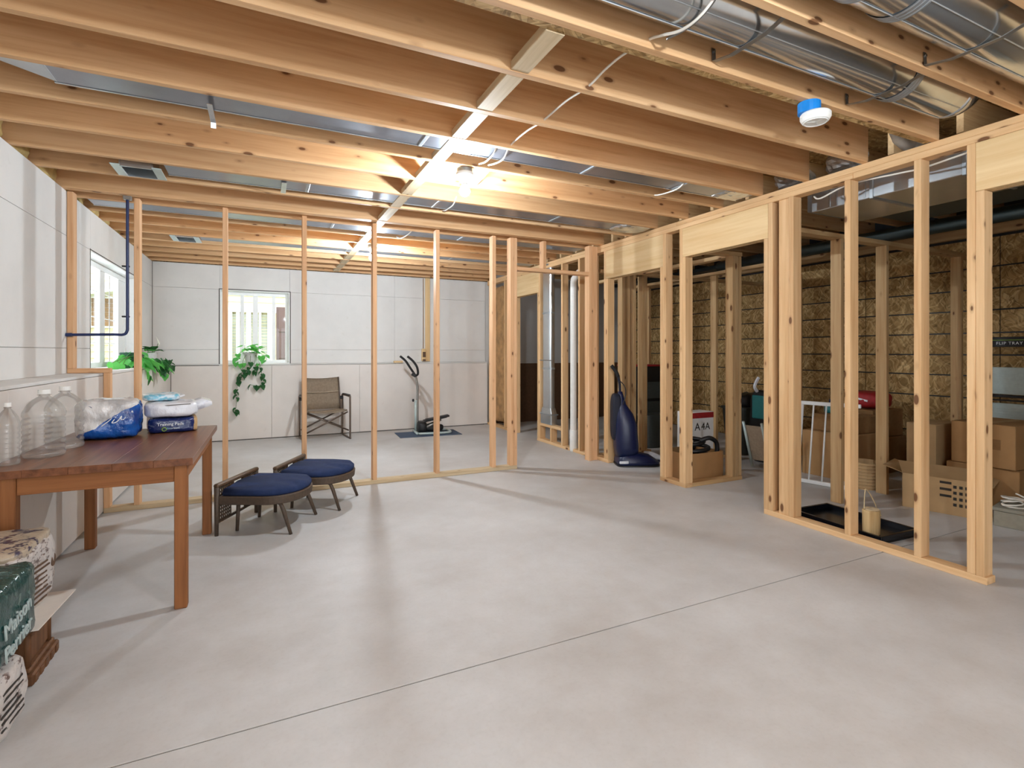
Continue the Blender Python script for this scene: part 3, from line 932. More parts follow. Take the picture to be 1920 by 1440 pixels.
def register(x0, x1, y0, y1, label):
    t = thing('ceiling_register', ((x0 + x1) / 2, (y0 + y1) / 2, ZC), label, 'vent', group='open duct registers')
    w, d = (x1 - x0) / 2, (y1 - y0) / 2
    obj('mounting_tab', mm(-w, -w + 0.052, -d - 0.01, d + 0.01, -0.008, -0.003, 0.001), M_PALEPANEL, t)
    obj('mounting_tab', mm(w - 0.052, w, -d - 0.01, d + 0.01, -0.008, -0.003, 0.001), M_PALEPANEL, t)
    for q in ((-w + 0.052, w - 0.052, d - 0.014, d, -0.012, 0.09), (-w + 0.052, w - 0.052, -d, -d + 0.014, -0.012, 0.09),
              (-w + 0.045, -w + 0.052, -d, d, -0.003, 0.09), (w - 0.052, w - 0.045, -d, d, -0.003, 0.09)):
        obj('boot_side', mm(*q, 0.001), M_GALV, t)
    obj('boot_back', mm(-w + 0.052, w - 0.052, -d + 0.014, d - 0.014, 0.07, 0.08), M_DARKTEAL, t)
    return t
register(-0.875, -0.60, 4.085, 4.315, 'square open duct register above the blue conduit')
register(-0.865, -0.60, 6.36, 6.64, 'small open duct register seen behind the partition studs')

# round ducts on the right
def round_duct(x0, x1, y, z, r, label, bands, seam_at, elbow=True):
    t = thing('round_duct', (x0, y, z), label, 'duct', group='round metal ducts')
    L = x1 - x0
    cuts = [0] + [b - x0 for b in bands] + [L]
    for a, b in zip(cuts, cuts[1:]):
        obj('duct_length', tube(bmesh.new(), [(a, 0, 0), (b, 0, 0)], r, 48, caps=False), M_ROUND, t, smooth=True)
    for b in bands:
        f = bmesh.new()
        for dx in (-0.02, 0.0, 0.02):
            tube(f, [(b - x0 + dx - 0.004, 0, 0), (b - x0 + dx, 0, 0), (b - x0 + dx + 0.004, 0, 0)], [r + 0.001, r + 0.006, r + 0.001], 40, caps=False)
        tube(f, [(b - x0 - 0.03, 0, 0), (b - x0 + 0.03, 0, 0)], r + 0.003, 40, caps=False)
        obj('coupling_band', f, M_GALV2, t, smooth=True)
    for a in seam_at:
        obj('lock_seam', tube(bmesh.new(), [(0.01, (r + 0.002) * math.cos(a), (r + 0.002) * math.sin(a)), (L, (r + 0.002) * math.cos(a), (r + 0.002) * math.sin(a))], 0.0022, 5), M_GALV2, t)
    if elbow:
        pts = [(L, 0, 0)]
        rr = [r]
        for i in range(1, 9):
            a = i / 8 * PI / 2
            pts.append((L + r * 1.15 * math.sin(a), 0, r * 1.15 * (1 - math.cos(a))))
            rr.append(r)
        obj('elbow', tube(bmesh.new(), pts, rr, 48, caps=True), M_ROUND, t, smooth=True)
    return t
RD1 = round_duct(0.35, 3.16, 1.452, ZC + 0.125, 0.118, 'round silver duct in the joist bay beside the smoke alarm', (2.72,), (-1.3, -2.1))
RD2 = round_duct(0.9, 3.46, 1.055, ZC + 0.125, 0.138, 'larger round silver duct at the upper right corner', (1.80, 2.04), (-1.35, -2.05), False)
def strap(root, pts, w=0.022, name='hanger_strap'):
    bm = bmesh.new()
    rings = []
    P = [Vector(p) for p in pts]
    for i, p in enumerate(P):
        rings.append([(p.x - w / 2, p.y, p.z), (p.x + w / 2, p.y, p.z), (p.x + w / 2, p.y + 0.001, p.z - 0.0025), (p.x - w / 2, p.y + 0.001, p.z - 0.0025)])
    loft(bm, rings)
    return obj(name, bm, M_STRAP, root)
for root, xs, ya, yb, z in ((RD1, (1.72, 2.62), 1.624, 1.272, ZC + 0.006), (RD2, (2.52,), 1.236, 0.878, ZC - 0.014)):
    for x in xs:
        L = root.location
        strap(root, [(x - L.x, ya - L.y - 0.004, z + 0.075 - L.z), (x - L.x, ya - L.y - 0.006, z + 0.02 - L.z), (x - L.x, (ya + yb) / 2 - L.y + 0.08, z - L.z),
                     (x - L.x, (ya + yb) / 2 - L.y - 0.08, z - L.z), (x - L.x, yb - L.y + 0.006, z + 0.02 - L.z), (x - L.x, yb - L.y + 0.004, z + 0.075 - L.z)])
        bm = bmesh.new()
        tube(bm, [(x - L.x, ya - L.y - 0.01, z + 0.06 - L.z), (x - L.x, ya - L.y - 0.004, z + 0.06 - L.z)], 0.006, 8)
        obj('strap_screw', bm, M_GALV, root)

# main trunk duct and pipes of the utility ceiling
tr = thing('trunk_duct', (3.80, 0.2, 2.305), 'large rectangular steel trunk duct behind the right stud wall', 'duct')
for a, b in ((0.0, 0.9), (0.9, 1.45), (1.45, 1.98), (1.98, 2.42)):
    obj('duct_length', mm(0.0, 0.62, a + 0.001, b - 0.001, 0.0, 0.15, 0.004), M_TRUNK, tr)
for s in (0.9, 1.45, 1.98):
    obj('standing_seam', mm(-0.008, 0.63, s - 0.012, s + 0.012, -0.008, 0.158, 0.003), M_GALV2, tr)
obj('end_panel', mm(0.01, 0.61, 2.42, 2.46, 0.01, 0.14, 0.004), M_GALV2, tr)
for i in range(6):
    obj('cross_rib', mm(-0.004, 0.0, 2.02 + i * 0.05, 2.035 + i * 0.05, 0.01, 0.14, 0.001), M_GALV, tr)
tag(obj('supply_pipe', tube(bmesh.new(), [(5.3, 0.1, 2.33), (5.3, 3.5, 2.33), (5.3, 4.9, 2.33)], 0.06, 20), M_DARKDUCT, smooth=True), 'round grey pipe under the utility ceiling beyond the trunk duct', 'duct')
tag(obj('ceiling_beam_duct', mm(4.62, 5.05, 0.1, 2.6, 2.36, 2.43, 0.004), M_DARKDUCT), 'flat grey duct between the trunk duct and round pipe', 'duct')
tag(obj('conduit_rail', mm(5.95, 6.1, 0.1, 8.0, 2.44, 2.50, 0.01), M_DARKTEAL), 'dark teal rail along the top of the strand board wall', 'pipe')
bp = thing('drain_pipe', (3.75, 1.78, 2.50), 'grey plastic drain pipe bend above the right wall plate', 'pipe')
obj('pipe_bend', tube(bmesh.new(), [(-0.30, 0.06, 0.13), (-0.31, 0.06, 0.07), (-0.29, 0.05, 0.02), (-0.24, 0.04, -0.01), (-0.12, 0.0, -0.015), (0.03, -0.05, -0.02)], 0.032, 16), M_POT, bp, smooth=True)
obj('pipe_collar', tube(bmesh.new(), [(-0.20, 0.028, -0.012), (-0.15, 0.01, -0.014)], 0.039, 16), M_POT, bp, smooth=True)
obj('pipe_collar', tube(bmesh.new(), [(-0.312, 0.06, 0.085), (-0.30, 0.06, 0.13)], 0.039, 16), M_POT, bp, smooth=True)
tag(obj('flexible_duct', soft((3.63, 2.24, 2.53), (0.28, 0.2, 0.14), 3, 6, 0.03, 10, 5), M_GALV2, origin=(3.63, 2.24, 2.53)), 'crumpled foil duct end behind the joist ends', 'duct')
tag(obj('flexible_duct', soft((3.63, 2.64, 2.54), (0.28, 0.2, 0.15), 3, 6, 0.03, 10, 9), M_GALV2, origin=(3.63, 2.64, 2.54)), 'second crumpled foil duct end nearer the partition', 'duct')

# cables
def curve_pts(P, n=6):
    P = [Vector(p) for p in P]
    out = []
    for i in range(len(P) - 1):
        p0, p1, p2, p3 = P[max(i - 1, 0)], P[i], P[i + 1], P[min(i + 2, len(P) - 1)]
        for k in range(n):
            t = k / n
            out.append(0.5 * ((2 * p1) + (p2 - p0) * t + (2 * p0 - 5 * p1 + 4 * p2 - p3) * t * t + (3 * p1 - p0 - 3 * p2 + p3) * t ** 3))
    out.append(P[-1])
    return out
def cable(name, P, r, mat, label, cat='cable', group=None):
    c = P[0]
    return tag(obj(name, tube(bmesh.new(), curve_pts(P), r, 6), mat, None, origin=tuple(c), smooth=True), label, cat, group)
cable('power_cable', [(1.40, 1.24, 2.50), (1.40, 1.36, 2.435), (1.395, 1.46, 2.425), (1.385, 1.56, 2.455), (1.38, 1.63, 2.475), (1.37, 1.78, 2.49), (1.365, 1.9, 2.485), (1.355, 2.02, 2.462), (1.345, 2.2, 2.47),
      (1.34, 2.42, 2.462), (1.33, 2.6, 2.47), (1.325, 2.79, 2.46), (1.33, 2.9, 2.42), (1.34, 3.05, 2.44), (1.34, 3.18, 2.47)], 0.0055, M_CABLE, 'white cable threaded through the joists beside the wood blocking')
cable('power_cable', [(1.25, 2.80, 2.48), (1.252, 2.87, 2.43), (1.262, 3.02, 2.43), (1.272, 3.13, 2.455), (1.275, 3.2, 2.47)], 0.0055, M_CABLE, 'short white cable looping down to the first bulb')
cable('power_cable', [(1.39, 3.93, 2.47), (1.392, 4.01, 2.428), (1.397, 4.15, 2.43), (1.40, 4.25, 2.44), (1.402, 4.36, 2.47)], 0.0055, M_CABLE, 'short white cable crossing the duct in front of the partition')
cable('power_cable', [(1.362, 3.19, 2.46), (1.366, 3.24, 2.445), (1.378, 3.4, 2.44), (1.388, 3.53, 2.44), (1.39, 3.57, 2.47)], 0.0055, M_CABLE, 'white cable end beside the first bulb on its far side')
cable('power_cable', [(2.73, 2.82, 2.47), (2.731, 2.9, 2.428), (2.733, 3.05, 2.43), (2.734, 3.15, 2.445), (2.735, 3.2, 2.47)], 0.0055, M_CABLE, 'white cable hanging below the joists near the partition corner')
cable('power_cable', [(1.36, 5.11, 2.47), (1.33, 5.2, 2.425), (1.30, 5.4, 2.42), (1.28, 5.52, 2.46)], 0.0055, M_CABLE, 'short white cable under the duct behind the partition')
cable('power_cable', [(3.60, 2.46, 2.36), (3.585, 2.40, 2.33), (3.58, 2.2, 2.37), (3.575, 1.9, 2.35), (3.57, 1.75, 2.34), (3.575, 1.5, 2.36), (3.58, 1.3, 2.37)], 0.006, M_CABLE, 'white cable drooping under the top plate before the trunk duct')
cable('power_cable', [(1.41, 1.26, 2.52), (1.42, 1.34, 2.46), (1.42, 1.45, 2.438), (1.40, 1.55, 2.44)], 0.005, M_STRAP, 'grey wire looped under the round duct beside the white cable')

cd = thing('conduit_pipe', (-0.943, YP - 0.018, 1.37), 'dark blue conduit bent along the partition stud by the left window', 'conduit')
obj('conduit', tube(bmesh.new(), curve_pts([(0.002, 0, 1.13), (0.0, 0, 1.0), (0.0, 0, 0.5), (0.0, 0, 0.1), (-0.004, 0, 0.025), (-0.03, 0, 0.0), (-0.1, 0, 0.0), (-0.37, 0, -0.006)], 5), 0.0105, 10), M_CONDUIT, cd, smooth=True)
obj('coupling', box((0.002, -0.006, 1.06), (0.055, 0.045, 0.035), None, 0.004), M_GREY, cd)
obj('coupling', tube(bmesh.new(), [(-0.34, 0, -0.005), (-0.378, 0, -0.006)], 0.014, 10), M_CONDUIT, cd)
for z in (0.14, 0.53):
    obj('clip', box((-0.012, 0.008, z), (0.05, 0.02, 0.012), None, 0.002), M_BLACK, cd)

# vertical duct and white pipe in the back stretch of the right wall
vd = thing('riser_duct', (XR + 0.045, 6.17, 0.26), 'vertical steel duct between studs beyond the partition', 'duct')
obj('boot', loft(bmesh.new(), [ring(0, 0, 0.0, 0.05, 0.155, 16, 8), ring(0, 0, 0.14, 0.05, 0.155, 16, 8), ring(0, 0, 0.22, 0.045, 0.12, 16, 6)]), M_GALV, vd)
obj('boot_flange', mm(-0.056, 0.056, -0.162, 0.162, 0.128, 0.142, 0.002), M_GALV2, vd)
for a, b in ((0.22, 0.75), (0.75, 1.5), (1.5, 2.15)):
    obj('duct_length', loft(bmesh.new(), [ring(0, 0, a + 0.001, 0.043, 0.112, 24, 4), ring(0, 0, b - 0.001, 0.043, 0.112, 24, 4)]), M_GALV, vd, smooth=False)
    obj('joint_band', loft(bmesh.new(), [ring(0, 0, b - 0.012, 0.047, 0.117, 24, 4), ring(0, 0, b + 0.012, 0.047, 0.117, 24, 4)]), M_GALV2, vd)
obj('hanger_wire', box((-0.046, 0.0, 0.86), (0.003, 0.34, 0.012)), M_STRAP, vd)
wp = thing('soil_pipe', (XR + 0.03, 5.52, 0.0), 'white vertical pipe between two studs beyond the partition', 'pipe')
obj('pipe', tube(bmesh.new(), curve_pts([(0, 0, 0.05), (0, 0, 0.6), (0, 0, 1.4), (0, 0, 2.05), (0.02, -0.01, 2.16), (0.09, -0.05, 2.25), (0.24, -0.16, 2.36)], 4), 0.041, 18), M_PVC, wp, smooth=True)
obj('coupling', tube(bmesh.new(), [(0, 0, 0.0), (0, 0, 0.03), (0, 0, 0.26), (0, 0, 0.27)], [0.044, 0.049, 0.049, 0.044], 18), M_PVC, wp, smooth=True)

# power point board on the back wall
pb = thing('outlet_board', (2.43, YB, 1.07), 'narrow pine board with cable and outlet box on the back wall', 'outlet')
lum(pb, 'board', 2.395, 2.475, YB - 0.02, YB - 0.001, 1.08, ZC, M_HEADER)
obj('cable', tube(bmesh.new(), [(-0.065, -0.008, 1.36), (-0.064, -0.008, 0.8), (-0.066, -0.008, 0.22)], 0.006, 6), M_BROWN, pb)
ob = obj('outlet_box', box((-0.065, -0.03, 0.115), (0.065, 0.055, 0.20), None, 0.006), M_HEADER, pb)
obj('outlet_face', box((-0.065, -0.06, 0.12), (0.05, 0.006, 0.085), None, 0.003), M_DARKBROWN, ob)
obj('outlet_face', box((-0.065, -0.06, 0.03), (0.05, 0.006, 0.03), None, 0.003), M_DARKBROWN, ob)
tag(obj('wood_offcut', box((1.93, YBK - 0.01, 1.078), (0.14, 0.05, 0.03), None, 0.002), M_HEADER, origin=(1.93, YBK - 0.01, 1.078)), 'small brown wood offcut lying on the back wall ledge', 'offcut')

# ---------------------------------------------------------------- table and what stands on it
TZ = 0.728
tb = thing('wooden_table', (-0.665, 3.55, 0), 'reddish brown wooden table against the left wall holding bottles and packs', 'table', math.radians(-0.8))
lum0 = lambda n, x0, x1, y0, y1, z0, z1, m, p: obj(n, mm(x0, x1, y0, y1, z0, z1, 0.003), m, p)
for i in range(5):
    a = -0.42 + i * 0.1584
    lum(None, 'top_board', a, a + 0.1578, -0.62, 0.62, TZ - 0.034, TZ, M_TABLE, 0.0012).parent = tb
for x in (-0.318, 0.318):
    for y in (-0.565, 0.555):
        lum(None, 'leg', x - 0.027, x + 0.027, y - 0.027, y + 0.027, 0, TZ - 0.035, M_LEG, 0.004).parent = tb
for y in (-0.572, 0.562):
    lum(None, 'apron', -0.29, 0.29, y - 0.011, y + 0.011, TZ - 0.115, TZ - 0.035, M_LEG, 0.002).parent = tb
for x in (-0.325, 0.325):
    lum(None, 'apron', x - 0.011, x + 0.011, -0.537, 0.527, TZ - 0.115, TZ - 0.035, M_LEG, 0.002).parent = tb

def jug(x, y, label, k=1.0, kz=1.0):
    t = thing('plastic_bottle', (x, y, TZ), label, 'bottle', 0.3, 'empty bottles on the table')
    R = 0.084
    prof = [(0, 0.004), (R * 0.5, 0.0), (R * 0.9, 0.004), (R, 0.02)]
    z = 0.02
    for i in range(7):
        prof += [(R, z + 0.006), (R * 0.945, z + 0.013), (R * 0.945, z + 0.017), (R, z + 0.024)]
        z += 0.026
    prof += [(R, z + 0.01), (R * 0.97, z + 0.02), (R * 0.8, z + 0.05), (R * 0.52, z + 0.077), (R * 0.27, z + 0.092), (0.020, z + 0.098), (0.020, z + 0.112)]
    bm = bmesh.new()
    lathe(bm, prof, 28)
    for v in bm.verts:          # five panelled sides like a pressed jug
        a = math.atan2(v.co.y, v.co.x)
        f = 1 - 0.045 * (0.5 + 0.5 * math.cos(5 * a)) if 0.02 < v.co.z < z else 1
        v.co.x *= f
        v.co.y *= f
    t.scale = (k, k, kz)
    obj('body', bm, M_PET, t, smooth=True)
    obj('cap', lathe(bmesh.new(), [(0, z + 0.104), (0.024, z + 0.104), (0.024, z + 0.125), (0, z + 0.126)], 20), M_WHITE, t)
    obj('neck_ring', lathe(bmesh.new(), [(0.021, z + 0.096), (0.027, z + 0.098), (0.027, z + 0.101), (0.021, z + 0.102)], 20), M_PET, t)
    return t
jug(-0.958, 3.275, 'empty clear ribbed plastic bottle with white cap, front one of the two in full view')
jug(-0.945, 3.52, 'empty clear ribbed plastic bottle with white cap, half hidden next to the blue pack')
jug(-1.035, 3.10, 'slim clear plastic bottle by the wall, cut off at the picture edge', 0.52, 0.86)

# blue and clear pack of paper rolls
pk = thing('paper_towel_pack', (-0.82, 3.84, TZ), 'large clear and blue plastic wrapped pack of paper rolls on the table', 'pack', math.radians(8))
obj('wrapping', soft((0, 0.0, 0.116), (0.31, 0.25, 0.23), 5, 14, 0.013, 14, 2), M_PACK, pk, smooth=True)
bm = bmesh.new()
strokes = [[(-0.02, 0), (0.0, 0.014), (0.02, 0.03), (0.035, 0.045), (0.045, 0.035), (0.035, 0.018), (0.028, 0.004), (0.045, 0.0), (0.06, 0.012), (0.072, 0.034), (0.07, 0.01), (0.085, 0.006), (0.098, 0.034), (0.096, 0.008), (0.108, 0.006), (0.118, 0.03), (0.122, 0.05), (0.128, 0.02)]]
for stx in strokes:
    tube(bm, curve_pts([(a - 0.01, -0.127 + a * a * 0.9, 0.088 + b * 0.8 + a * 0.28) for a, b in stx], 4), 0.0026, 5)
obj('lettering', bm, M_INKW, pk)
obj('roll_core', lathe(bmesh.new(), [(0, 0), (0.013, 0), (0.013, 0.004), (0, 0.004)], 16), M_CORE, pk, (-0.085, -0.113, 0.186), (PI / 2, 0, 0))

p2 = thing('printed_pack', (-0.535, 4.03, TZ), 'flat navy printed pack at the bottom of the pile on the table', 'pack', math.radians(10))
obj('wrapping', soft((0, 0, 0.047), (0.26, 0.30, 0.092), 9, 6, 0.006, 12, 3), M_WRAPN, p2, smooth=True)
obj('end_wrap', soft((0.095, 0.005, 0.047), (0.085, 0.292, 0.088), 9, 6, 0.005, 12, 5), M_CARD2, p2, smooth=True)
text('lettering', 'Training Pads', 0.026, M_INKW, p2, (-0.012, -0.1535, 0.056), (PI / 2, 0, 0), 0.001)
text('lettering', 'absorbent', 0.018, M_WRAPA, p2, (0.0, -0.1535, 0.03), (PI / 2, 0, 0), 0.001)
obj('yellow_badge', tube(bmesh.new(), [(-0.045 + 0.011 * math.cos(a), -0.153, 0.026 + 0.011 * math.sin(a)) for a in [2 * PI * i / 14 for i in range(14)]], 0.003, 5, True), M_LIME, p2)
p3 = thing('white_pack', (-0.515, 4.04, TZ + 0.095), 'plump plain white pack with twisted end in the middle of the pile', 'pack', math.radians(8))
obj('wrapping', soft((-0.02, 0, 0.049), (0.29, 0.34, 0.096), 5, 8, 0.008, 10, 4), M_WRAPP, p3, smooth=True)
obj('twisted_end', loft(bmesh.new(), [[(0.105, -0.09, 0.03), (0.105, 0.12, 0.03), (0.105, 0.12, 0.09), (0.105, -0.09, 0.085)], [(0.15, -0.07, 0.04), (0.15, 0.11, 0.045), (0.15, 0.11, 0.105), (0.15, -0.07, 0.10)], [(0.205, -0.07, 0.06), (0.205, 0.11, 0.062), (0.205, 0.11, 0.085), (0.205, -0.07, 0.08)]]), M_WRAPP, p3, smooth=True)
obj('seam', tube(bmesh.new(), [(-0.12, -0.155, 0.075), (-0.03, -0.166, 0.08), (0.08, -0.164, 0.083)], 0.003, 5), M_GREY, p3)
p4 = thing('wipes_packet', (-0.60, 4.08, TZ + 0.194), 'small white and aqua packet on top of the white pack', 'pack', math.radians(14))
obj('wrapping', soft((0, 0, 0.022), (0.20, 0.20, 0.044), 5, 6, 0.006, 14, 6), M_WRAPA, p4, smooth=True)
obj('crimped_end', box((0.11, 0, 0.026), (0.03, 0.15, 0.01), Matrix.Rotation(-0.3, 3, 'Y'), 0.003), M_WRAPP, p4)

# ---------------------------------------------------------------- packs and cabinet at the left edge
cb = thing('carved_cabinet', (-0.93, 2.66, 0), 'low dark carved wooden cabinet under a white card at the left edge', 'cabinet')
obj('body', mm(-0.15, 0.135, -0.13, 0.10, 0.05, 0.185, 0.004), M_CAB, cb)
obj('plinth', mm(-0.17, 0.166, -0.155, 0.12, 0.0, 0.044, 0.006), M_CAB, cb)
obj('plinth_moulding', mm(-0.16, 0.153, -0.145, 0.112, 0.044, 0.06, 0.005), M_CAB, cb)
obj('side_panel', mm(0.135, 0.142, -0.10, 0.07, 0.072, 0.175, 0.003), M_CAB, cb)
for y in (-0.122, 0.085):
    obj('corner_post', tube(bmesh.new(), [(0.138, y, 0.06), (0.138, y, 0.185)], 0.011, 8), M_CAB, cb, smooth=True)
obj('top', mm(-0.16, 0.15, -0.145, 0.112, 0.185, 0.203, 0.005), M_CAB, cb)
for i in range(6):
    obj('dentil', mm(-0.165 + i * 0.055, -0.14 + i * 0.055, -0.162, -0.154, 0.008, 0.036, 0.002), M_CAB, cb)
for i in range(5):
    obj('dentil', mm(0.164, 0.171, -0.145 + i * 0.053, -0.12 + i * 0.053, 0.008, 0.036, 0.002), M_CAB, cb)
tag(obj('white_card', box((-0.86, 2.69, 0.2065), (0.24, 0.36, 0.004), Matrix.Rotation(-0.05, 3, 'Z')), M_PAPER, origin=(-0.86, 2.69, 0.2065)), 'white card lying on the carved cabinet, sticking out', 'card')
def pack(name, c, s, rz, mat, label, wr=0.01, seed=0, p=9):
    t = thing(name, (c[0], c[1], c[2]), label, 'pack', rz, 'wrapped packs stacked at the left edge')
    obj('wrapping', soft((0, 0, s[2] / 2), (s[0], s[1], s[2] - 2 * wr), p, 12, wr, 9, seed), mat, t, smooth=True)
    return t
def lines(t, x, ys, zs, mat, n, h=0.006, name='print_line', sd=1):
    rnd = random.Random(sd)
    for i in range(n):
        z = zs[0] + (zs[1] - zs[0]) * i / max(n - 1, 1)
        a = ys[0] + rnd.random() * 0.02
        b = ys[1] - rnd.random() * (ys[1] - ys[0]) * 0.4
        obj(name, box((x, (a + b) / 2, z), (0.004, b - a, h), Matrix.Rotation(-0.1, 3, 'X')), mat, t)
k1 = pack('bottom_pack', (-0.88, 2.19, 0.0), (0.30, 0.38, 0.215), 0.02, M_WRAPW, 'white printed pack at the bottom of the stack at the left edge', 0.01, 2)
lines(k1, 0.151, (-0.06, 0.13), (0.05, 0.16), M_INK, 6, 0.006, sd=4)
k2 = pack('teal_pack', (-0.905, 2.285, 0.216), (0.335, 0.385, 0.285), 0.0, M_WRAPT, 'shiny dark teal pack with pale lettering on the white pack', 0.011, 5)
text('lettering', 'Maison', 0.074, M_PALEPANEL, k2, (0.174, -0.012, 0.142), (PI / 2, -0.12, PI / 2), 0.002)
text('lettering', 'Perrier', 0.074, M_PALEPANEL, k2, (0.174, -0.008, 0.068), (PI / 2, -0.12, PI / 2), 0.002)
k3 = pack('top_pack', (-0.95, 2.69, 0.2095), (0.30, 0.40, 0.285), 0.0, M_WRAPW, 'white printed pack with patterned top on the cabinet', 0.01, 8)
obj('patterned_top', soft((0, 0, 0.262), (0.285, 0.385, 0.05), 7, 8, 0.006, 9, 8), M_WRAPTOP, k3, smooth=True)
lines(k3, 0.152, (-0.08, 0.13), (0.04, 0.18), M_DARKBROWN, 8, 0.006, sd=6)
obj('print_spot', lathe(bmesh.new(), [(0, 0), (0.026, 0), (0.026, 0.004), (0, 0.004)], 14), M_DARKBROWN, k3, (0.149, 0.14, 0.15), (0, PI / 2, 0))

# ---------------------------------------------------------------- two footstools with navy cushions
def stool(x, y, rz, label):
    t = thing('footstool', (x, y, 0), label, 'footstool', rz, 'low footstools by the partition')
    # local axes: rail along Y at x = -0.25, rounded front towards +X
    def dring(z, k=1.0, n=28):
        out = []
        for i in range(n):
            a = -PI / 2 + PI * i / (n - 1)
            out.append((0.02 + (0.245 * k) * math.cos(a) ** 0.75 if math.cos(a) > 1e-6 else 0.02, 0.255 * k * math.sin(a), z))
        out += [(-0.235, 0.255 * k, z), (-0.235, -0.255 * k, z)]
        return out
    obj('seat_frame', loft(bmesh.new(), [dring(0.205, 0.96), dring(0.212, 1.0), dring(0.258, 1.02), dring(0.265, 0.99)]), M_WICKER, t)
    bm = bmesh.new()
    R = [dring(0.262, 0.94), dring(0.275, 0.985), dring(0.292, 0.985), dring(0.308, 0.90), dring(0.317, 0.62), dring(0.319, 0.25)]
    loft(bm, R)
    for v in bm.verts:
        v.co.x = max(v.co.x, -0.215)
        v.co.z += 0.006 * math.sin(v.co.y * 38 + v.co.x * 9) * (v.co.z > 0.3)
    obj('cushion', bm, M_NAVY, t, smooth=True)
    obj('back_rail', box((-0.25, 0, 0.335), (0.036, 0.54, 0.028), None, 0.008), M_RAIL, t)
    for yy in (-0.258, 0.258):
        obj('rail_post', tube(bmesh.new(), [(-0.25, yy, 0.0), (-0.25, yy, 0.325)], [0.012, 0.016], 10), M_WICKER, t, smooth=True)
    for yy in (-0.085, 0.085):
        obj('rail_spacer', box((-0.25, yy, 0.305), (0.02, 0.05, 0.04), None, 0.003), M_RAIL, t)
    bm = bmesh.new()
    for (a, b) in ((-0.245, -0.09), (0.09, 0.245)):
        for i in range(8):
            bx(bm, (-0.25, a + (b - a) * i / 7, 0.205), (0.006, 0.007, 0.225))
        for i in range(10):
            bx(bm, (-0.25, (a + b) / 2, 0.098 + i * 0.0235), (0.008, b - a, 0.008))
    tag(obj('woven_panel', bm, M_WICKER, t), kind='stuff')
    obj('lower_rail', box((-0.25, 0, 0.088), (0.02, 0.50, 0.016), None, 0.004), M_WICKER, t)
    for yy in (-0.19, 0.19):
        obj('leg', tube(bmesh.new(), [(0.10, yy, 0.225), (0.155, yy * 1.03, 0.205), (0.178, yy * 1.06, 0.16), (0.235, yy * 1.12, 0.0)], [0.013, 0.014, 0.014, 0.011], 10), M_WICKER, t, smooth=True)
    for yy in (-0.15, 0.15):
        obj('leg', tube(bmesh.new(), [(-0.16, yy, 0.21), (-0.17, yy, 0.0)], [0.014, 0.011], 10), M_WICKER, t, smooth=True)
    return t
stool(0.062, 4.135, math.radians(-27), 'low brown woven footstool with navy cushion nearer the table')
stool(0.43, 4.54, math.radians(-27), 'low brown woven footstool with navy cushion nearer the bottom plate')

# ---------------------------------------------------------------- folding chair
ch = thing('camp_chair', (0.80, 7.86, 0), 'folding chair with taupe canvas seat and brown tube frame', 'chair', math.radians(6))
for sx in (-0.30, 0.30):
    obj('side_frame', tube(bmesh.new(), curve_pts([(sx, 0.21, 0.04), (sx, 0.21, 0.30), (sx, 0.21, 0.56), (sx, 0.19, 0.60), (sx, -0.19, 0.60), (sx, -0.225, 0.57), (sx, -0.23, 0.3), (sx, -0.23, 0.04), (sx, -0.21, 0.012), (sx, 0.19, 0.012), (sx, 0.21, 0.04)], 3), 0.013, 8), M_TUBE, ch, smooth=True)
    obj('back_post', tube(bmesh.new(), [(sx * 0.86, 0.16, 0.36), (sx * 0.86, 0.22, 0.62), (sx * 0.84, 0.27, 0.86)], 0.012, 8), M_TUBE, ch, smooth=True)
    obj('armrest', box((sx, -0.02, 0.618), (0.04, 0.34, 0.018), None, 0.006), M_BLACK, ch)
    obj('hinge', box((sx * 0.94, 0.20, 0.56), (0.05, 0.03, 0.05), None, 0.006), M_BLACK, ch)
for yy, (a, b) in ((-0.215, (1, -1)), (-0.19, (-1, 1)), (0.17, (1, -1)), (0.195, (-1, 1))):
    obj('cross_bar', tube(bmesh.new(), [(-0.29 * a, yy, 0.12), (0.27 * a, yy, 0.385)], 0.011, 8), M_TUBE, ch, smooth=True)
bm = bmesh.new()
N = 10
rows_ = []
for i in range(N + 1):
    u = -1 + 2 * i / N
    sag = 0.028 * (1 - u * u)
    rows_.append([(u * 0.262, -0.24, 0.405 - sag), (u * 0.262, -0.2, 0.42 - sag), (u * 0.262, 0.1, 0.40 - sag * 1.6), (u * 0.26, 0.165, 0.41 - sag)])
for k in range(2):
    pass
V = [[bm.verts.new(p) for p in r] for r in rows_]
for a, b in zip(V, V[1:]):
    for j in range(3):
        bm.faces.new((a[j], a[j + 1], b[j + 1], b[j]))
bmesh.ops.solidify(bm, geom=bm.faces[:], thickness=0.008)
obj('canvas_seat', bm, M_CANVAS, ch, smooth=True)
bm = bmesh.new()
V = []
for i in range(N + 1):
    u = -1 + 2 * i / N
    bow = 0.05 * (1 - u * u)
    V.append([bm.verts.new((u * 0.262, 0.155 + 0.28 * (z - 0.38) * 0.9 + bow, z - (0.02 * (1 - u * u) if z > 0.8 else 0))) for z in (0.40, 0.5, 0.6, 0.7, 0.78, 0.862)])
for a, b in zip(V, V[1:]):
    for j in range(5):
        bm.faces.new((a[j], a[j + 1], b[j + 1], b[j]))
bmesh.ops.solidify(bm, geom=bm.faces[:], thickness=0.008)
bk = obj('canvas_back', bm, M_CANVAS, ch, smooth=True)
obj('back_fold', tube(bmesh.new(), [(u * 0.24, 0.165 + 0.25 * 0.22 + 0.05 * (1 - u * u) - 0.012, 0.655 - 0.015 * (1 - u * u)) for u in (-1, -0.6, -0.2, 0.2, 0.6, 1)], 0.007, 6), M_CANVAS, bk, smooth=True)

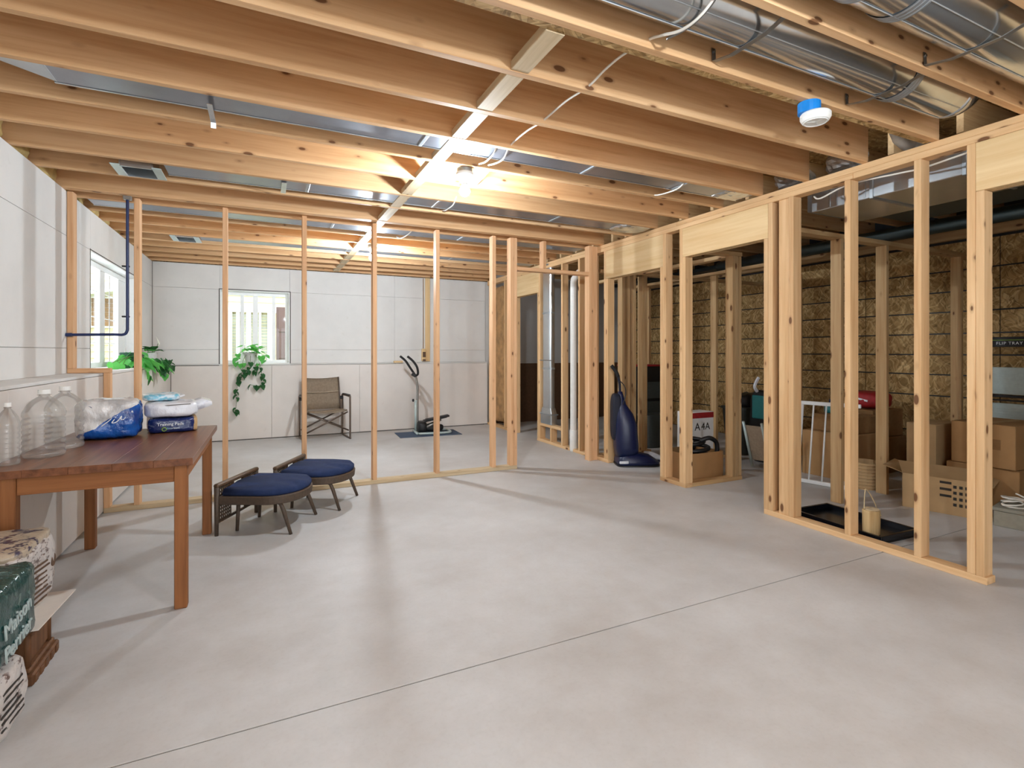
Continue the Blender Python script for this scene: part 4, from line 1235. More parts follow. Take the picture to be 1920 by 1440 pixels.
# ---------------------------------------------------------------- stepper on its mat
mt = tag(obj('exercise_mat', box((2.25, 7.63, 0.004), (0.92, 0.50, 0.008), Matrix.Rotation(-0.06, 3, 'Z'), 0.002), M_MAT, origin=(2.25, 7.63, 0.004)), 'thin blue grey mat on the floor under the stepper', 'mat')
sp = thing('stepper_machine', (2.22, 7.66, 0.009), 'grey and black stepper exercise machine with tall bent handlebars', 'stepper', math.radians(-6))
obj('upright', tube(bmesh.new(), curve_pts([(-0.12, 0.02, 0.0), (-0.12, 0.02, 0.4), (-0.12, 0.02, 0.7), (-0.15, 0.02, 0.88)], 4), 0.017, 10), M_GREY, sp, smooth=True)
obj('upright_sleeve', tube(bmesh.new(), [(-0.145, 0.02, 0.05), (-0.145, 0.02, 0.5)], 0.02, 10), M_PALEPANEL, sp, smooth=True)
obj('adjust_knob', lathe(bmesh.new(), [(0, 0), (0.02, 0.004), (0.024, 0.02), (0.014, 0.03), (0, 0.03)], 12), M_BLACK, sp, (-0.17, 0.0, 0.5), (0, -PI / 2, 0), smooth=True)
for yy, sh in ((-0.12, 0.0), (0.13, -0.07)):
    obj('handlebar', tube(bmesh.new(), curve_pts([(-0.15, 0.02, 0.865), (-0.135 + sh * 0.3, yy, 0.90), (-0.15 + sh, yy * 1.1, 1.0), (-0.21 + sh, yy * 1.1, 1.09), (-0.29 + sh, yy * 1.1, 1.16)], 4), 0.017, 10), M_BLACKRUB, sp, smooth=True)
obj('display', box((-0.175, 0.0, 0.88), (0.07, 0.09, 0.05), Matrix.Rotation(0.6, 3, 'Y'), 0.01), M_BLACK, sp)
obj('base_frame', tube(bmesh.new(), curve_pts([(-0.15, -0.16, 0.02), (0.1, -0.17, 0.018), (0.3, -0.16, 0.018), (0.36, -0.1, 0.018), (0.36, 0.12, 0.018), (0.3, 0.17, 0.018), (-0.15, 0.16, 0.02)], 4), 0.018, 10), M_PALEPANEL, sp, smooth=True)
obj('cross_bar', tube(bmesh.new(), [(-0.15, -0.18, 0.022), (-0.15, 0.18, 0.022)], 0.02, 10), M_PALEPANEL, sp, smooth=True)
for yy, z in ((-0.085, 0.235), (0.085, 0.20)):
    pd = obj('pedal', box((0.16, yy, z), (0.36, 0.12, 0.03), Matrix.Rotation(-0.16, 3, 'Y'), 0.008), M_BLACK, sp)
    obj('piston', tube(bmesh.new(), [(-0.08, yy, 0.06), (0.22, yy, z - 0.03)], [0.022, 0.016], 10), M_GREY, sp, smooth=True)
obj('hub', soft((-0.06, 0, 0.1), (0.14, 0.26, 0.17), 4, 5), M_BLACK, sp, smooth=True)
obj('lever_cover', soft((0.12, 0, 0.08), (0.3, 0.1, 0.1), 4, 5), M_BLACK, sp, smooth=True)

# ---------------------------------------------------------------- plants
def leaf_mesh(L=0.07, W=0.055, droop=0.3):
    bm = bmesh.new()
    mid = [bm.verts.new(p) for p in [(0, 0, 0), (L * 0.35, 0, -0.004), (L * 0.7, 0, -L * droop * 0.3), (L, 0, -L * droop)]]
    lf = [bm.verts.new(p) for p in [(-L * 0.08, W * 0.32, 0.008), (L * 0.25, W * 0.52, 0.010), (L * 0.62, W * 0.36, 0.002)]]
    rt = [bm.verts.new((v.co.x, -v.co.y, v.co.z)) for v in lf]
    for s_, flip in ((lf, False), (rt, True)):
        fs = [(mid[0], mid[1], s_[1], s_[0]), (mid[1], mid[2], s_[2], s_[1]), (mid[2], mid[3], s_[2])]
        for f in fs:
            bm.faces.new(f[::-1] if flip else f)
    me = bpy.data.meshes.new('leaf')
    bm.to_mesh(me)
    bm.free()
    return me
LEAF = []
for m in (M_LEAF, M_LEAF2):
    for L, W, d in ((0.085, 0.075, 0.25), (0.065, 0.052, 0.4), (0.12, 0.10, 0.2)):
        me = leaf_mesh(L, W, d)
        me.materials.append(m)
        LEAF.append(me)
rl = random.Random(11)
def leaf(root, p, which, yaw, pitch, roll=0.0):
    return link('leaf', LEAF[which], root, p, (roll, pitch, yaw))

pt = thing('trailing_plant', (-0.15, YBK + 0.03, 1.065), 'trailing ivy like plant in a pale pot hanging from the back window ledge', 'plant')
obj('pot', lathe(bmesh.new(), [(0, 0), (0.055, 0), (0.06, 0.01), (0.088, 0.14), (0.094, 0.14), (0.094, 0.165), (0.084, 0.165), (0.08, 0.14), (0, 0.14)], 22), M_POT, pt, (0, -0.03, 0), smooth=False)
for i in range(26):
    a = rl.random() * 2 * PI
    r = 0.05 + rl.random() * 0.11
    leaf(pt, (math.cos(a) * r, -0.02 + math.sin(a) * r * 0.6, 0.175 + rl.random() * 0.10 - r * 0.2), rl.choice((0, 0, 1, 2)), a + rl.uniform(-0.6, 0.6), rl.uniform(-0.7, 0.3), rl.uniform(-0.5, 0.5))
for (dx, z, k) in ((-0.19, 0.06, 2), (-0.22, 0.0, 0), (-0.17, -0.02, 0), (0.17, 0.09, 2), (0.21, 0.03, 0), (0.24, 0.1, 0), (-0.2, 0.12, 0), (0.12, -0.02, 1), (-0.1, -0.01, 1)):
    leaf(pt, (dx * 0.8, -0.06, z + 0.02), k, -PI / 2 + rl.uniform(-0.9, 0.9), rl.uniform(0.4, 1.1), rl.uniform(-0.3, 0.3))
def vine(P, lv):
    C = curve_pts(P, 5)
    obj('vine', tube(bmesh.new(), C, 0.003, 5), M_STEM, pt)
    for t_, sd in lv:
        p = C[min(int(t_ * (len(C) - 1)), len(C) - 1)]
        leaf(pt, tuple(p), 3 + rl.choice((0, 0, 1)), -PI / 2 + sd + rl.uniform(-0.3, 0.3), rl.uniform(0.5, 1.0), rl.uniform(-0.3, 0.3))
vine([(-0.04, -0.08, 0.15), (-0.09, -0.13, 0.05), (-0.10, -0.12, -0.08), (-0.13, -0.09, -0.2), (-0.165, -0.08, -0.32), (-0.17, -0.08, -0.5), (-0.19, -0.08, -0.66)],
     [(0.36, 0.6), (0.40, -0.8), (0.45, 0.9), (0.48, -0.4), (0.53, -0.9), (0.57, 0.3), (0.72, -0.5), (0.76, 1.2), (0.78, -1.2), (0.82, 0.4), (0.96, -0.6), (0.98, 0.9), (1.0, 0.1), (1.0, 1.4)])
vine([(0.05, -0.08, 0.15), (0.10, -0.13, 0.05), (0.13, -0.12, -0.08), (0.15, -0.09, -0.18), (0.16, -0.08, -0.28), (0.10, -0.08, -0.31), (0.0, -0.08, -0.29)],
     [(0.33, 0.6), (0.38, -0.9), (0.45, 0.9), (0.50, -0.6), (0.58, 0.7), (0.66, -0.2), (0.74, 0.6), (0.85, -0.5), (0.93, -0.1), (1.0, -0.9)])
vine([(0.0, -0.09, 0.15), (0.0, -0.14, 0.06), (-0.01, -0.13, -0.03), (-0.05, -0.09, -0.12)], [(0.5, 0.3), (0.75, -0.5), (0.9, 0.6), (1.0, -0.2)])
vine([(0.06, -0.08, 0.13), (0.08, -0.14, 0.04), (0.06, -0.12, -0.06), (0.05, -0.09, -0.12)], [(0.6, 0.5), (0.8, -0.8), (0.95, 0.3)])

pg = thing('leafy_plant', (-1.215, 6.55, ZL), 'broad leaved green plant in a dark green basket on the left ledge', 'plant')
obj('basket', lathe(bmesh.new(), [(0, 0), (0.085, 0), (0.10, 0.05), (0.105, 0.15), (0.10, 0.155), (0.095, 0.14), (0, 0.14)], 18), M_BASKET, pg, smooth=True)
for i in range(7):
    obj('basket_hoop', tube(bmesh.new(), [((0.093 + i * 0.0018) * math.cos(a), (0.093 + i * 0.0018) * math.sin(a), 0.018 + i * 0.021) for a in [2 * PI * j / 18 for j in range(18)]], 0.005, 5, True), M_BASKET, pg)
for i in range(44):
    a = rl.random() * 2 * PI
    r = 0.08 + rl.random() * 0.17
    leaf(pg, (math.cos(a) * r * 0.5 + 0.02, math.sin(a) * r, 0.10 - r * 0.45 + rl.random() * 0.12), rl.choice((2, 0, 2, 2)), a + rl.uniform(-0.5, 0.5), rl.uniform(0.0, 0.8), rl.uniform(-0.4, 0.4))
for i in range(30):
    leaf(pg, (0.06 + rl.random() * 0.16, -0.05 + rl.random() * 0.75, -0.10 + rl.random() * 0.2), rl.choice((5, 2, 2, 5)), rl.uniform(-1.2, 0.6), rl.uniform(0.5, 1.1), rl.uniform(-0.4, 0.4))
for q in ((-0.03, -0.62, 0.06, 2, -1.2, 0.9), (-0.02, -0.5, 0.04, 2, -0.9, 0.6), (0.0, -0.3, 0.08, 2, -1.4, 0.5), (0.0, -0.4, 0.03, 5, -0.5, 0.8)):
    leaf(pg, q[:3], q[3], q[4], q[5])
    obj('vine', tube(bmesh.new(), curve_pts([(0, -0.08, 0.12), (0.0, (q[1] - 0.08) / 2, 0.1), q[:3]], 3), 0.003, 5), M_STEM, pg)
pl = thing('peace_lily', (-1.21, 7.55, ZL), 'small plant with cream flower in grey pot on the left ledge near the corner', 'plant')
obj('pot', lathe(bmesh.new(), [(0, 0), (0.045, 0), (0.06, 0.13), (0.066, 0.13), (0.066, 0.15), (0.056, 0.15), (0.05, 0.13), (0, 0.13)], 20), M_POT, pl)
for i in range(12):
    a = rl.random() * 2 * PI
    leaf(pl, (math.cos(a) * 0.03, math.sin(a) * 0.03, 0.15 + rl.random() * 0.05), rl.choice((0, 2, 5)), a, rl.uniform(-0.7, 0.3))
obj('flower_stem', tube(bmesh.new(), [(0.02, 0.0, 0.13), (0.05, 0.01, 0.2), (0.07, 0.02, 0.27)], 0.0035, 5), M_STEM, pl)
bm = bmesh.new()
loft(bm, [[(0.055, 0.02, 0.20), (0.058, 0.022, 0.20), (0.058, 0.018, 0.20)], [(0.065, 0.055, 0.25), (0.09, 0.03, 0.26), (0.075, -0.01, 0.25)], [(0.055, 0.03, 0.31), (0.062, 0.025, 0.315), (0.058, 0.015, 0.31)], [(0.045, 0.022, 0.345), (0.047, 0.021, 0.345), (0.046, 0.02, 0.345)]])
obj('flower', bm, M_PETAL, pl, smooth=True)
tr2 = thing('trailing_succulent', (-1.13, 7.95, ZL), 'dark trailing plant spilling over the ledge in the left back corner', 'plant')
obj('pot', lathe(bmesh.new(), [(0, 0), (0.04, 0), (0.05, 0.08), (0.044, 0.08), (0, 0.07)], 16), M_POT, tr2, (-0.06, 0, 0))
for i in range(16):
    a = rl.random() * 2 * PI
    leaf(tr2, (0.0 + rl.random() * 0.09, -0.1 + rl.random() * 0.2, 0.08 - rl.random() * 0.16), rl.choice((3, 4, 4)), rl.uniform(-1.6, 1.0), rl.uniform(0.0, 1.0), rl.uniform(-0.5, 0.5))

# ---------------------------------------------------------------- utility area: vacuum, boxes and clutter
vc = thing('upright_vacuum', (3.66, 4.60, 0), 'dark blue upright vacuum cleaner standing in the doorway before the stud wall', 'vacuum cleaner', math.radians(-24))
obj('floor_head', loft(bmesh.new(), [ring(0.05, 0, 0.012, 0.23, 0.15, 24, 5), ring(0.05, 0, 0.05, 0.23, 0.15, 24, 5), ring(0.02, 0, 0.10, 0.185, 0.135, 24, 4), ring(-0.03, 0, 0.135, 0.11, 0.11, 24, 3)]), M_VAC, vc, smooth=True)
obj('head_trim', loft(bmesh.new(), [ring(0.05, 0, 0.0, 0.235, 0.155, 24, 5), ring(0.05, 0, 0.018, 0.235, 0.155, 24, 5)]), M_BLACK, vc)
obj('head_light', box((-0.12, -0.146, 0.05), (0.10, 0.012, 0.03), None, 0.006), M_SHOE, vc)
bd = obj('body', loft(bmesh.new(), [ring(-0.06, 0, 0.10, 0.12, 0.12, 24, 3), ring(-0.065, 0, 0.2, 0.13, 0.135, 24, 3), ring(-0.075, 0, 0.44, 0.12, 0.13, 24, 3), ring(-0.09, 0, 0.56, 0.095, 0.10, 24, 3), ring(-0.115, 0, 0.66, 0.05, 0.06, 24, 2.5), ring(-0.125, 0, 0.76, 0.032, 0.034, 24, 2), ring(-0.13, 0, 0.80, 0.024, 0.026, 24, 2)]), M_VAC, vc, smooth=True)
obj('badge', box((-0.07, -0.121, 0.44), (0.07, 0.006, 0.012), None, 0.001), M_GREY, bd)
obj('badge', box((-0.065, -0.124, 0.25), (0.09, 0.006, 0.02), None, 0.001), M_GREY, bd)
obj('rear_bag', soft((-0.17, 0.02, 0.52), (0.11, 0.17, 0.52), 4, 6), M_VACBAG, vc, smooth=True)
obj('handle_pole', tube(bmesh.new(), curve_pts([(-0.13, 0, 0.78), (-0.135, 0, 0.88), (-0.15, 0, 0.97)], 4), 0.015, 10), M_VACBAG, vc, smooth=True)
obj('grip', tube(bmesh.new(), curve_pts([(-0.15, 0, 0.96), (-0.175, 0, 1.02), (-0.225, 0, 1.085)], 4), [0.02] * 9, 10), M_BLACKRUB, vc, smooth=True)
obj('cord', tube(bmesh.new(), curve_pts([(-0.14, -0.03, 0.92), (-0.09, -0.04, 0.86), (-0.08, -0.05, 0.78), (-0.10, -0.06, 0.70), (-0.12, -0.05, 0.62)], 4), 0.006, 6), M_BLACK, vc, smooth=True)

sh = thing('sneaker', (4.01, 4.64, 0), 'white and blue sneaker on the floor behind the vacuum', 'shoe', math.radians(-50))
obj('sole', loft(bmesh.new(), [ring(0, 0, 0.0, 0.14, 0.046, 20, 2.5), ring(0, 0, 0.026, 0.145, 0.05, 20, 2.5)]), M_VAC, sh)
obj('upper', loft(bmesh.new(), [ring(0, 0, 0.026, 0.138, 0.046, 20, 2.4), ring(-0.01, 0, 0.05, 0.12, 0.042, 20, 2.2), ring(-0.05, 0, 0.085, 0.07, 0.034, 20, 2), ring(-0.07, 0, 0.10, 0.045, 0.028, 20, 2)]), M_SHOE, sh, smooth=True)
for i in range(4):
    obj('lace', tube(bmesh.new(), [(0.0 + i * 0.022 - 0.03, -0.022, 0.082 - i * 0.008), (0.0 + i * 0.022 - 0.03, 0.022, 0.082 - i * 0.008)], 0.004, 5), M_VINYL, sh)

def open_box(name, c, s, rz, label, flaps=(), mat=None, thick=0.006, group=None):
    t = thing(name, (c[0], c[1], c[2]), label, 'box', rz, group)
    mat = mat or M_CARD
    x, y, z = s[0] / 2, s[1] / 2, s[2]
    obj('box_bottom', mm(-x, x, -y, y, 0, thick), mat, t)
    obj('box_side', mm(-x, x, -y, -y + thick, thick, z), mat, t)
    obj('box_side', mm(-x, x, y - thick, y, thick, z), mat, t)
    obj('box_side', mm(-x, -x + thick, -y + thick, y - thick, thick, z), mat, t)
    obj('box_side', mm(x - thick, x, -y + thick, y - thick, thick, z), mat, t)
    for side, ang, L in flaps:
        if side in ('-x', '+x'):
            sg = -1 if side == '-x' else 1
            d = Vector((sg * math.cos(ang), 0, math.sin(ang)))
            bm = bmesh.new()
            loft(bm, [[(sg * x, -y, z), (sg * x, y, z), (sg * x - 0.004, y, z + 0.003), (sg * x - 0.004, -y, z + 0.003)],
                      [(sg * x + d.x * L, -y, z + d.z * L), (sg * x + d.x * L, y, z + d.z * L), (sg * x + d.x * L - 0.004, y, z + d.z * L + 0.003), (sg * x + d.x * L - 0.004, -y, z + d.z * L + 0.003)]])
        else:
            sg = -1 if side == '-y' else 1
            d = Vector((0, sg * math.cos(ang), math.sin(ang)))
            bm = bmesh.new()
            loft(bm, [[(-x, sg * y, z), (x, sg * y, z), (x, sg * y - 0.004, z + 0.003), (-x, sg * y - 0.004, z + 0.003)],
                      [(-x, sg * y + d.y * L, z + d.z * L), (x, sg * y + d.y * L, z + d.z * L), (x, sg * y + d.y * L - 0.004, z + d.z * L + 0.003), (-x, sg * y + d.y * L - 0.004, z + d.z * L + 0.003)]])
        obj('flap', bm, mat, t)
    return t
def closed_box(name, c, s, rz, label, mat=None, tape=True, group=None):
    t = thing(name, (c[0], c[1], c[2]), label, 'box', rz, group)
    obj('carton', box((0, 0, s[2] / 2), s, None, 0.004), mat or M_CARD, t)
    w = s[1] / 2 - 0.001
    obj('flap', mm(-s[0] / 2 + 0.003, s[0] / 2 - 0.003, -w + 0.003, -0.001, s[2], s[2] + 0.003), mat or M_CARD, t)
    obj('flap', mm(-s[0] / 2 + 0.003, s[0] / 2 - 0.003, 0.001, w - 0.003, s[2], s[2] + 0.003), mat or M_CARD, t)
    if tape:
        obj('tape', mm(-s[0] / 2 - 0.001, s[0] / 2 + 0.001, -0.03, 0.03, s[2] + 0.003, s[2] + 0.004), M_CARD2, t)
    return t
hbx = open_box('open_box', (3.845, 3.90, 0), (0.46, 0.36, 0.265), 0.0, 'open cardboard box of black hose between the two stud posts', (), M_CARD)
hs = thing('vacuum_hose', (3.86, 3.88, 0.2), 'coiled black hose heaped in the open box between the posts', 'hose')
pts = []
for i in range(64):
    a = i * 0.42
    r = 0.10 + 0.03 * math.sin(i * 0.31)
    pts.append((r * 1.25 * math.cos(a), r * 0.9 * math.sin(a), -0.10 + 0.0042 * i))
obj('hose', tube(bmesh.new(), pts, 0.02, 8), M_BLACK, hs, smooth=True)
obj('hose_loop', tube(bmesh.new(), curve_pts([(0.02, -0.05, 0.16), (0.10, -0.09, 0.19), (0.18, -0.1, 0.15), (0.20, -0.1, 0.08), (0.19, -0.1, 0.03)], 5), 0.022, 8), M_BLACK, hs, smooth=True)
obj('nozzle', tube(bmesh.new(), [(-0.2, -0.03, 0.17), (-0.05, -0.05, 0.10)], [0.012, 0.02], 8), M_BLACK, hs, smooth=True)
tag(obj('leaning_board', box((4.05, 4.17, 0.30), (0.11, 0.03, 0.60), None, 0.004), M_PALEPANEL, origin=(4.05, 4.17, 0.30)), 'narrow white panel standing behind the open box of hose', 'panel')
pb2 = thing('printed_carton', (4.32, 4.33, 0), 'white carton with black print and red band behind the white panel', 'box')
obj('carton', box((0, 0, 0.29), (0.34, 0.2, 0.58), None, 0.004), M_VINYL, pb2)
obj('red_band', box((0, -0.1005, 0.545), (0.336, 0.002, 0.06)), M_RED, pb2)
text('lettering', 'A', 0.12, M_INK, pb2, (-0.07, -0.1015, 0.42), (PI / 2, 0, 0))
text('lettering', '4A', 0.11, M_INK, pb2, (0.05, -0.1015, 0.42), (PI / 2, 0, 0))
for z in (0.28, 0.22, 0.15):
    obj('print_block', box((-0.05, -0.101, z), (0.16, 0.002, 0.035)), M_INK, pb2)
sk = thing('dark_cupboard', (4.72, 5.72, 0), 'dark cupboard full of clutter behind the studs left of the hose box', 'cupboard')
obj('carcass', box((0, 0, 0.52), (0.5, 0.4, 1.04), None, 0.006), M_BLACK, sk)
for z in (0.2, 0.46, 0.72):
    obj('drawer', box((0, -0.205, z), (0.46, 0.02, 0.22), None, 0.004), M_BIN, sk)
obj('top', box((0, 0, 1.05), (0.52, 0.42, 0.02), None, 0.003), M_RED, sk)
st_ = [('crate', (4.62, 5.36, 0), (0.36, 0.24, 0.42), M_BIN, 'grey plastic crate on the floor in front of the dark cupboard'),]
for n, c, s_, m, lb in st_:
    t = thing(n, c, lb, 'crate')
    obj('tub', loft(bmesh.new(), [ring(0, 0, 0, s_[0] * 0.46, s_[1] * 0.46, 20, 8), ring(0, 0, s_[2], s_[0] * 0.5, s_[1] * 0.5, 20, 8)]), m, t)
    obj('rim', loft(bmesh.new(), [ring(0, 0, s_[2] - 0.02, s_[0] * 0.53, s_[1] * 0.53, 20, 8), ring(0, 0, s_[2] + 0.004, s_[0] * 0.53, s_[1] * 0.53, 20, 8)]), m, t)
bn = thing('waste_bin', (5.35, 4.56, 0), 'dark grey bin with black bag seen through the second doorway', 'bin')
obj('tub', loft(bmesh.new(), [ring(0, 0, 0, 0.17, 0.15, 20, 6), ring(0, 0, 0.56, 0.21, 0.19, 20, 6)]), M_BIN, bn)
obj('rim', loft(bmesh.new(), [ring(0, 0, 0.54, 0.22, 0.20, 20, 6), ring(0, 0, 0.57, 0.22, 0.20, 20, 6)]), M_BIN, bn)
obj('bag', soft((0.05, 0.0, 0.62), (0.36, 0.32, 0.22), 3, 7, 0.03, 9, 4), M_BLACK, bn, smooth=True)
tl = thing('tool_handles', (4.90, 4.30, 0), 'pale tool handle leaning behind the post in the second doorway', 'tool')
obj('handle', tube(bmesh.new(), [(0.02, 0, 0), (0.03, 0.03, 0.7), (-0.06, 0.05, 0.86)], 0.013, 8), M_ROPE, tl)
obj('blade', box((0.02, 0, 0.02), (0.10, 0.02, 0.04), None, 0.004), M_GREY, tl)
tag(obj('floor_board', box((4.70, 4.42, 0.015), (0.36, 0.08, 0.03), Matrix.Rotation(0.15, 3, 'Z'), 0.003), M_BLOCK, origin=(4.70, 4.42, 0.015)), 'pale board lying on the floor in front of the grey bin', 'board')
bg = thing('black_bag', (5.10, 4.08, 0), 'black bag with teal panel standing beside the grey bin', 'bag')
obj('bag_body', soft((0, 0, 0.40), (0.22, 0.24, 0.80), 5, 8, 0.015, 8, 3), M_BLACK, bg, smooth=True)
obj('teal_panel', box((-0.115, -0.02, 0.62), (0.02, 0.16, 0.26), None, 0.01), M_TEAL, bg)
obj('strap', tube(bmesh.new(), curve_pts([(-0.17, -0.05, 0.8), (-0.22, -0.06, 0.86), (-0.16, -0.06, 0.95)], 4), 0.018, 6), M_SHOE, bg)
fc = thing('folded_camp_seat', (4.66, 3.83, 0), 'folded light framed seat leaning beside the door stud', 'chair', math.radians(10))
for yy in (-0.1, 0.1):
    obj('frame_tube', tube(bmesh.new(), [(0.12, yy, 0.0), (-0.06, yy, 0.50)], 0.014, 8), M_PALEPANEL, fc, smooth=True)
obj('seat_cloth', box((0.05, 0, 0.27), (0.02, 0.22, 0.40), Matrix.Rotation(-0.35, 3, 'Y'), 0.004), M_CANVAS, fc)

# white gate leaning beyond the cross wall
gt = thing('safety_gate', (4.64, 3.20, 0), 'white metal safety gate with bars leaning behind the stud wall', 'gate', math.radians(-75))
def gbar(n, p0, p1, r):
    return obj(n, tube(bmesh.new(), [p0, p1], r, 8), M_VINYL, gt, smooth=True)
obj('bottom_rail', box((0.0, 0, 0.02), (0.74, 0.03, 0.035), None, 0.004), M_VINYL, gt)
obj('top_rail', box((0.0, 0.12, 0.745), (0.74, 0.03, 0.035), None, 0.004), M_VINYL, gt)
for i, x in enumerate((-0.35, -0.27, -0.12, -0.02, 0.09, 0.20, 0.31)):
    gbar('gate_bar', (x, 0.0, 0.035), (x, 0.118, 0.73), 0.016 if i in (0, 2) else 0.008)
# big cartons behind it
closed_box('moving_box', (5.25, 3.30, 0), (0.5, 0.5, 0.44), 0.05, 'brown cardboard box on the floor behind the white gate', M_CARD)
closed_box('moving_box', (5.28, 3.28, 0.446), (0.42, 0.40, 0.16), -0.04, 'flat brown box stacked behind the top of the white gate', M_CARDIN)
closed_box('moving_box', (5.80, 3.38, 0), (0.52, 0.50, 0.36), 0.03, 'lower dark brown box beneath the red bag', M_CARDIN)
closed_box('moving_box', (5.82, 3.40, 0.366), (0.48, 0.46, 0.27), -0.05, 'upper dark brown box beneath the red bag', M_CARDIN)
rb = thing('red_bag', (5.80, 3.36, 0.642), 'red bag with white print on the stacked brown boxes', 'bag')
obj('bag_body', soft((0, 0, 0.09), (0.34, 0.36, 0.17), 4, 7, 0.012, 9, 7), M_RED, rb, smooth=True)
obj('white_print', box((-0.168, -0.02, 0.10), (0.006, 0.14, 0.018), Matrix.Rotation(0.2, 3, 'X')), M_INKW, rb)
tq = thing('teal_bottle', (5.30, 3.42, 0.611), 'small teal bottle on the boxes behind the gate', 'bottle')
obj('body', lathe(bmesh.new(), [(0, 0), (0.06, 0), (0.065, 0.02), (0.065, 0.07), (0.04, 0.1), (0, 0.1)], 18, sx=1.5), M_TEAL, tq, smooth=True)
obj('cap', lathe(bmesh.new(), [(0, 0.1), (0.035, 0.1), (0.032, 0.135), (0, 0.138)], 14), M_NAVY, tq)
wk = thing('wicker_basket', (4.96, 2.90, 0), 'woven brown basket behind the lower bars of the gate', 'basket')
obj('basket_body', lathe(bmesh.new(), [(0, 0), (0.11, 0), (0.13, 0.24), (0.12, 0.24), (0.10, 0.02), (0, 0.02)], 20), M_CARD2, wk)
for i in range(8):
    obj('basket_hoop', tube(bmesh.new(), [((0.114 + i * 0.0024) * math.cos(a), (0.114 + i * 0.0024) * math.sin(a), 0.02 + i * 0.029) for a in [2 * PI * j / 20 for j in range(20)]], 0.006, 5, True), M_CARD2, wk)

# front cartons, tray, barrel and cable
ob1 = open_box('open_box', (4.86, 2.27, 0), (0.36, 0.42, 0.27), math.radians(16), 'open cardboard box with printed flap in front of the stacked boxes', [('-x', 0.75, 0.17), ('+y', 0.3, 0.14), ('-y', -0.2, 0.12)], M_CARD2)
obj('dark_contents', soft((0.02, 0, 0.2), (0.30, 0.34, 0.16), 4, 6, 0.02, 9, 3), M_BLACK, ob1, smooth=True)
for i in range(3):
    obj('print_mark', box((-0.1815, -0.06, 0.14 + i * 0.05), (0.002, 0.07, 0.018)), M_INK, ob1)
for i in range(4):
    for j in range(3):
        obj('print_mark', box((-0.1815, -0.185 + j * 0.035, 0.08 + i * 0.045), (0.002, 0.02, 0.022)), M_INK, ob1)
closed_box('moving_box', (5.42, 2.14, 0), (0.54, 0.46, 0.33), 0.04, 'wide brown box at the bottom of the stack beside the double stud', M_CARD)
bx2 = closed_box('moving_box', (5.41, 2.10, 0.338), (0.56, 0.42, 0.33), -0.06, 'brown box with printed sides on top beside the double stud', M_CARD)
obj('print_label', box((-0.2815, -0.05, 0.18), (0.002, 0.14, 0.08)), M_CARDIN, bx2)
obj('print_label', box((0.0, -0.2115, 0.2), (0.3, 0.002, 0.1)), M_CARDIN, bx2)
closed_box('moving_box', (5.30, 2.53, 0.0), (0.40, 0.22, 0.62), 0.02, 'tall plain brown box behind the open printed box', M_CARD2)
gb = thing('flat_grey_box', (4.86, 1.80, 0), 'low grey box with a white cable coil on it', 'box', math.radians(10))
obj('carton', box((0, 0, 0.055), (0.28, 0.2, 0.11), None, 0.004), M_GREYCARD, gb)
obj('lid', box((0, 0, 0.122), (0.30, 0.22, 0.024), None, 0.004), M_GREYCARD, gb)
cc = []
for i in range(60):
    a = i * 0.44
    cc.append((4.86 + (0.085 + 0.02 * math.sin(i * 1.3)) * math.cos(a) * 1.15, 1.80 + (0.075 + 0.02 * math.cos(i * 0.9)) * math.sin(a), 0.142 + 0.012 * (i / 12) + 0.012 * math.sin(a + i * 0.1)))
tag(obj('coiled_cable', tube(bmesh.new(), cc, 0.006, 6), M_CABLE, origin=(4.86, 1.80, 0.136), smooth=True), 'coil of white cable on the low grey box', 'cable')
tk = thing('black_tray', (3.79, 2.315, 0), 'long glossy black tray lying on the floor behind the bottom plate', 'tray', math.radians(-3))
obj('tray_base', mm(-0.2, 0.2, -0.33, 0.33, 0.0, 0.012, 0.002), M_TARP, tk)
for q in ((-0.2, -0.18, -0.33, 0.33, 0.012, 0.05), (0.18, 0.2, -0.33, 0.33, 0.012, 0.05), (-0.18, 0.18, -0.33, -0.31, 0.012, 0.05), (-0.18, 0.18, 0.31, 0.33, 0.012, 0.05)):
    obj('tray_rim', mm(*q, 0.002), M_TARP, tk)
br = thing('wooden_barrel', (3.70, 2.125, 0.0125), 'pale round wooden tub with a rope handle standing on the black tray', 'tub')
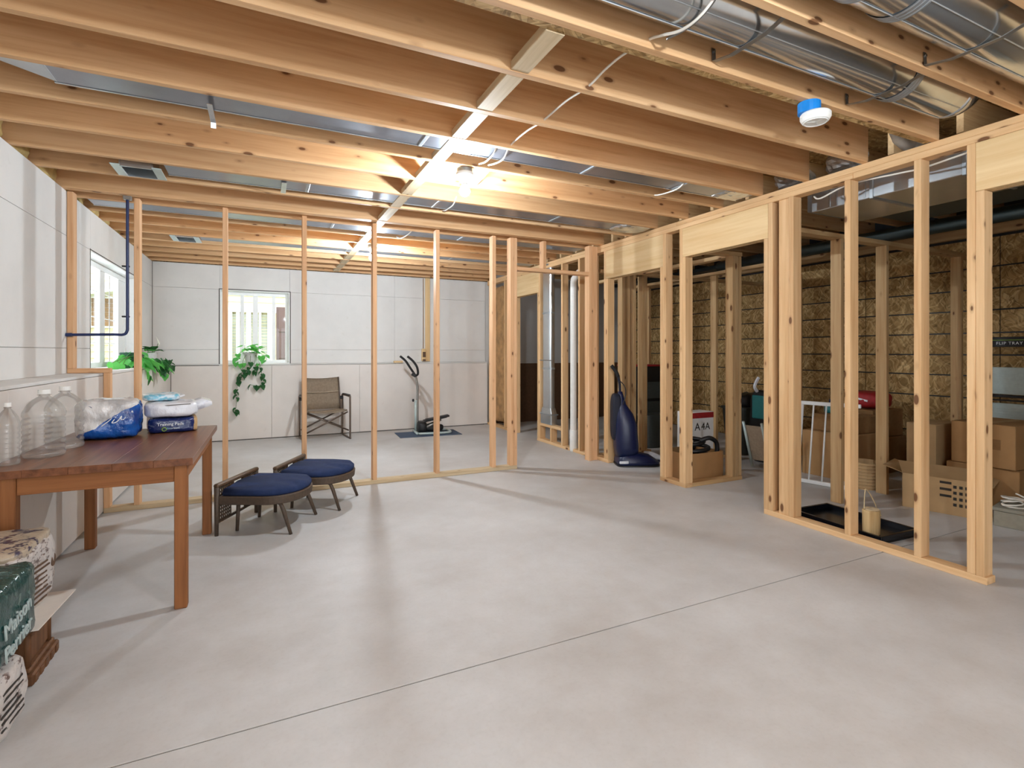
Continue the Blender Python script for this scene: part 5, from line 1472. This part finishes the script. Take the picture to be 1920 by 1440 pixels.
obj('tub', lathe(bmesh.new(), [(0, 0), (0.046, 0), (0.05, 0.006), (0.052, 0.15), (0.05, 0.162), (0, 0.164)], 24), M_BUCKET, br, smooth=False)
obj('lid', lathe(bmesh.new(), [(0, 0.164), (0.045, 0.164), (0.044, 0.17), (0, 0.171)], 24), M_BLOCK, br)
obj('rope_handle', tube(bmesh.new(), curve_pts([(-0.045, 0.02, 0.165), (-0.02, 0.03, 0.27), (0.0, 0.03, 0.29), (0.04, 0.01, 0.22), (0.056, -0.01, 0.15), (0.06, -0.03, 0.12)], 5), 0.0035, 6), M_ROPE, br, smooth=True)

# wall shelf rack with the printed tray
sk2 = thing('storage_rack', (5.98, 2.18, 0), 'black storage rack with printed tray bar and pale panels at the right edge', 'rack')
for y in (-0.36, 0.235):
    obj('upright', mm(-0.02, 0.02, y - 0.02, y + 0.02, 0, 1.36, 0.003), M_BLACK, sk2)
tbar = obj('tray_bar', mm(-0.03, 0.03, -0.38, 0.24, 1.28, 1.37, 0.004), M_BLACK, sk2)
obj('lime_stripe', mm(-0.032, -0.0305, -0.38, 0.24, 1.338, 1.344), M_LIME, tbar)
text('lettering', 'FLIP TRAY', 0.036, M_INKW, tbar, (-0.0305, 0.08, 1.312), (PI / 2, 0, -PI / 2), 0.0008, 'CENTER', 0, 1.15)
for z0, z1 in ((0.86, 1.10), (0.60, 0.78)):
    fr_ = obj('panel_frame', mm(-0.02, 0.0, -0.38, 0.235, z0 - 0.03, z0 - 0.006, 0.003), M_BLACK, sk2)
    pn = obj('pale_panel', mm(-0.05, -0.022, -0.045, 0.235, z0, z1, 0.004), M_PALEPANEL, sk2)
    for i in range(6):
        obj('panel_rib', mm(-0.054, -0.05, -0.04, 0.23, z0 + 0.02 + i * (z1 - z0 - 0.04) / 6, z0 + 0.026 + i * (z1 - z0 - 0.04) / 6), M_PALEPANEL, pn)
    pn2 = obj('pale_panel', mm(-0.05, -0.022, -0.37, -0.085, z0 + 0.02, z1, 0.004), M_PALEPANEL, sk2)
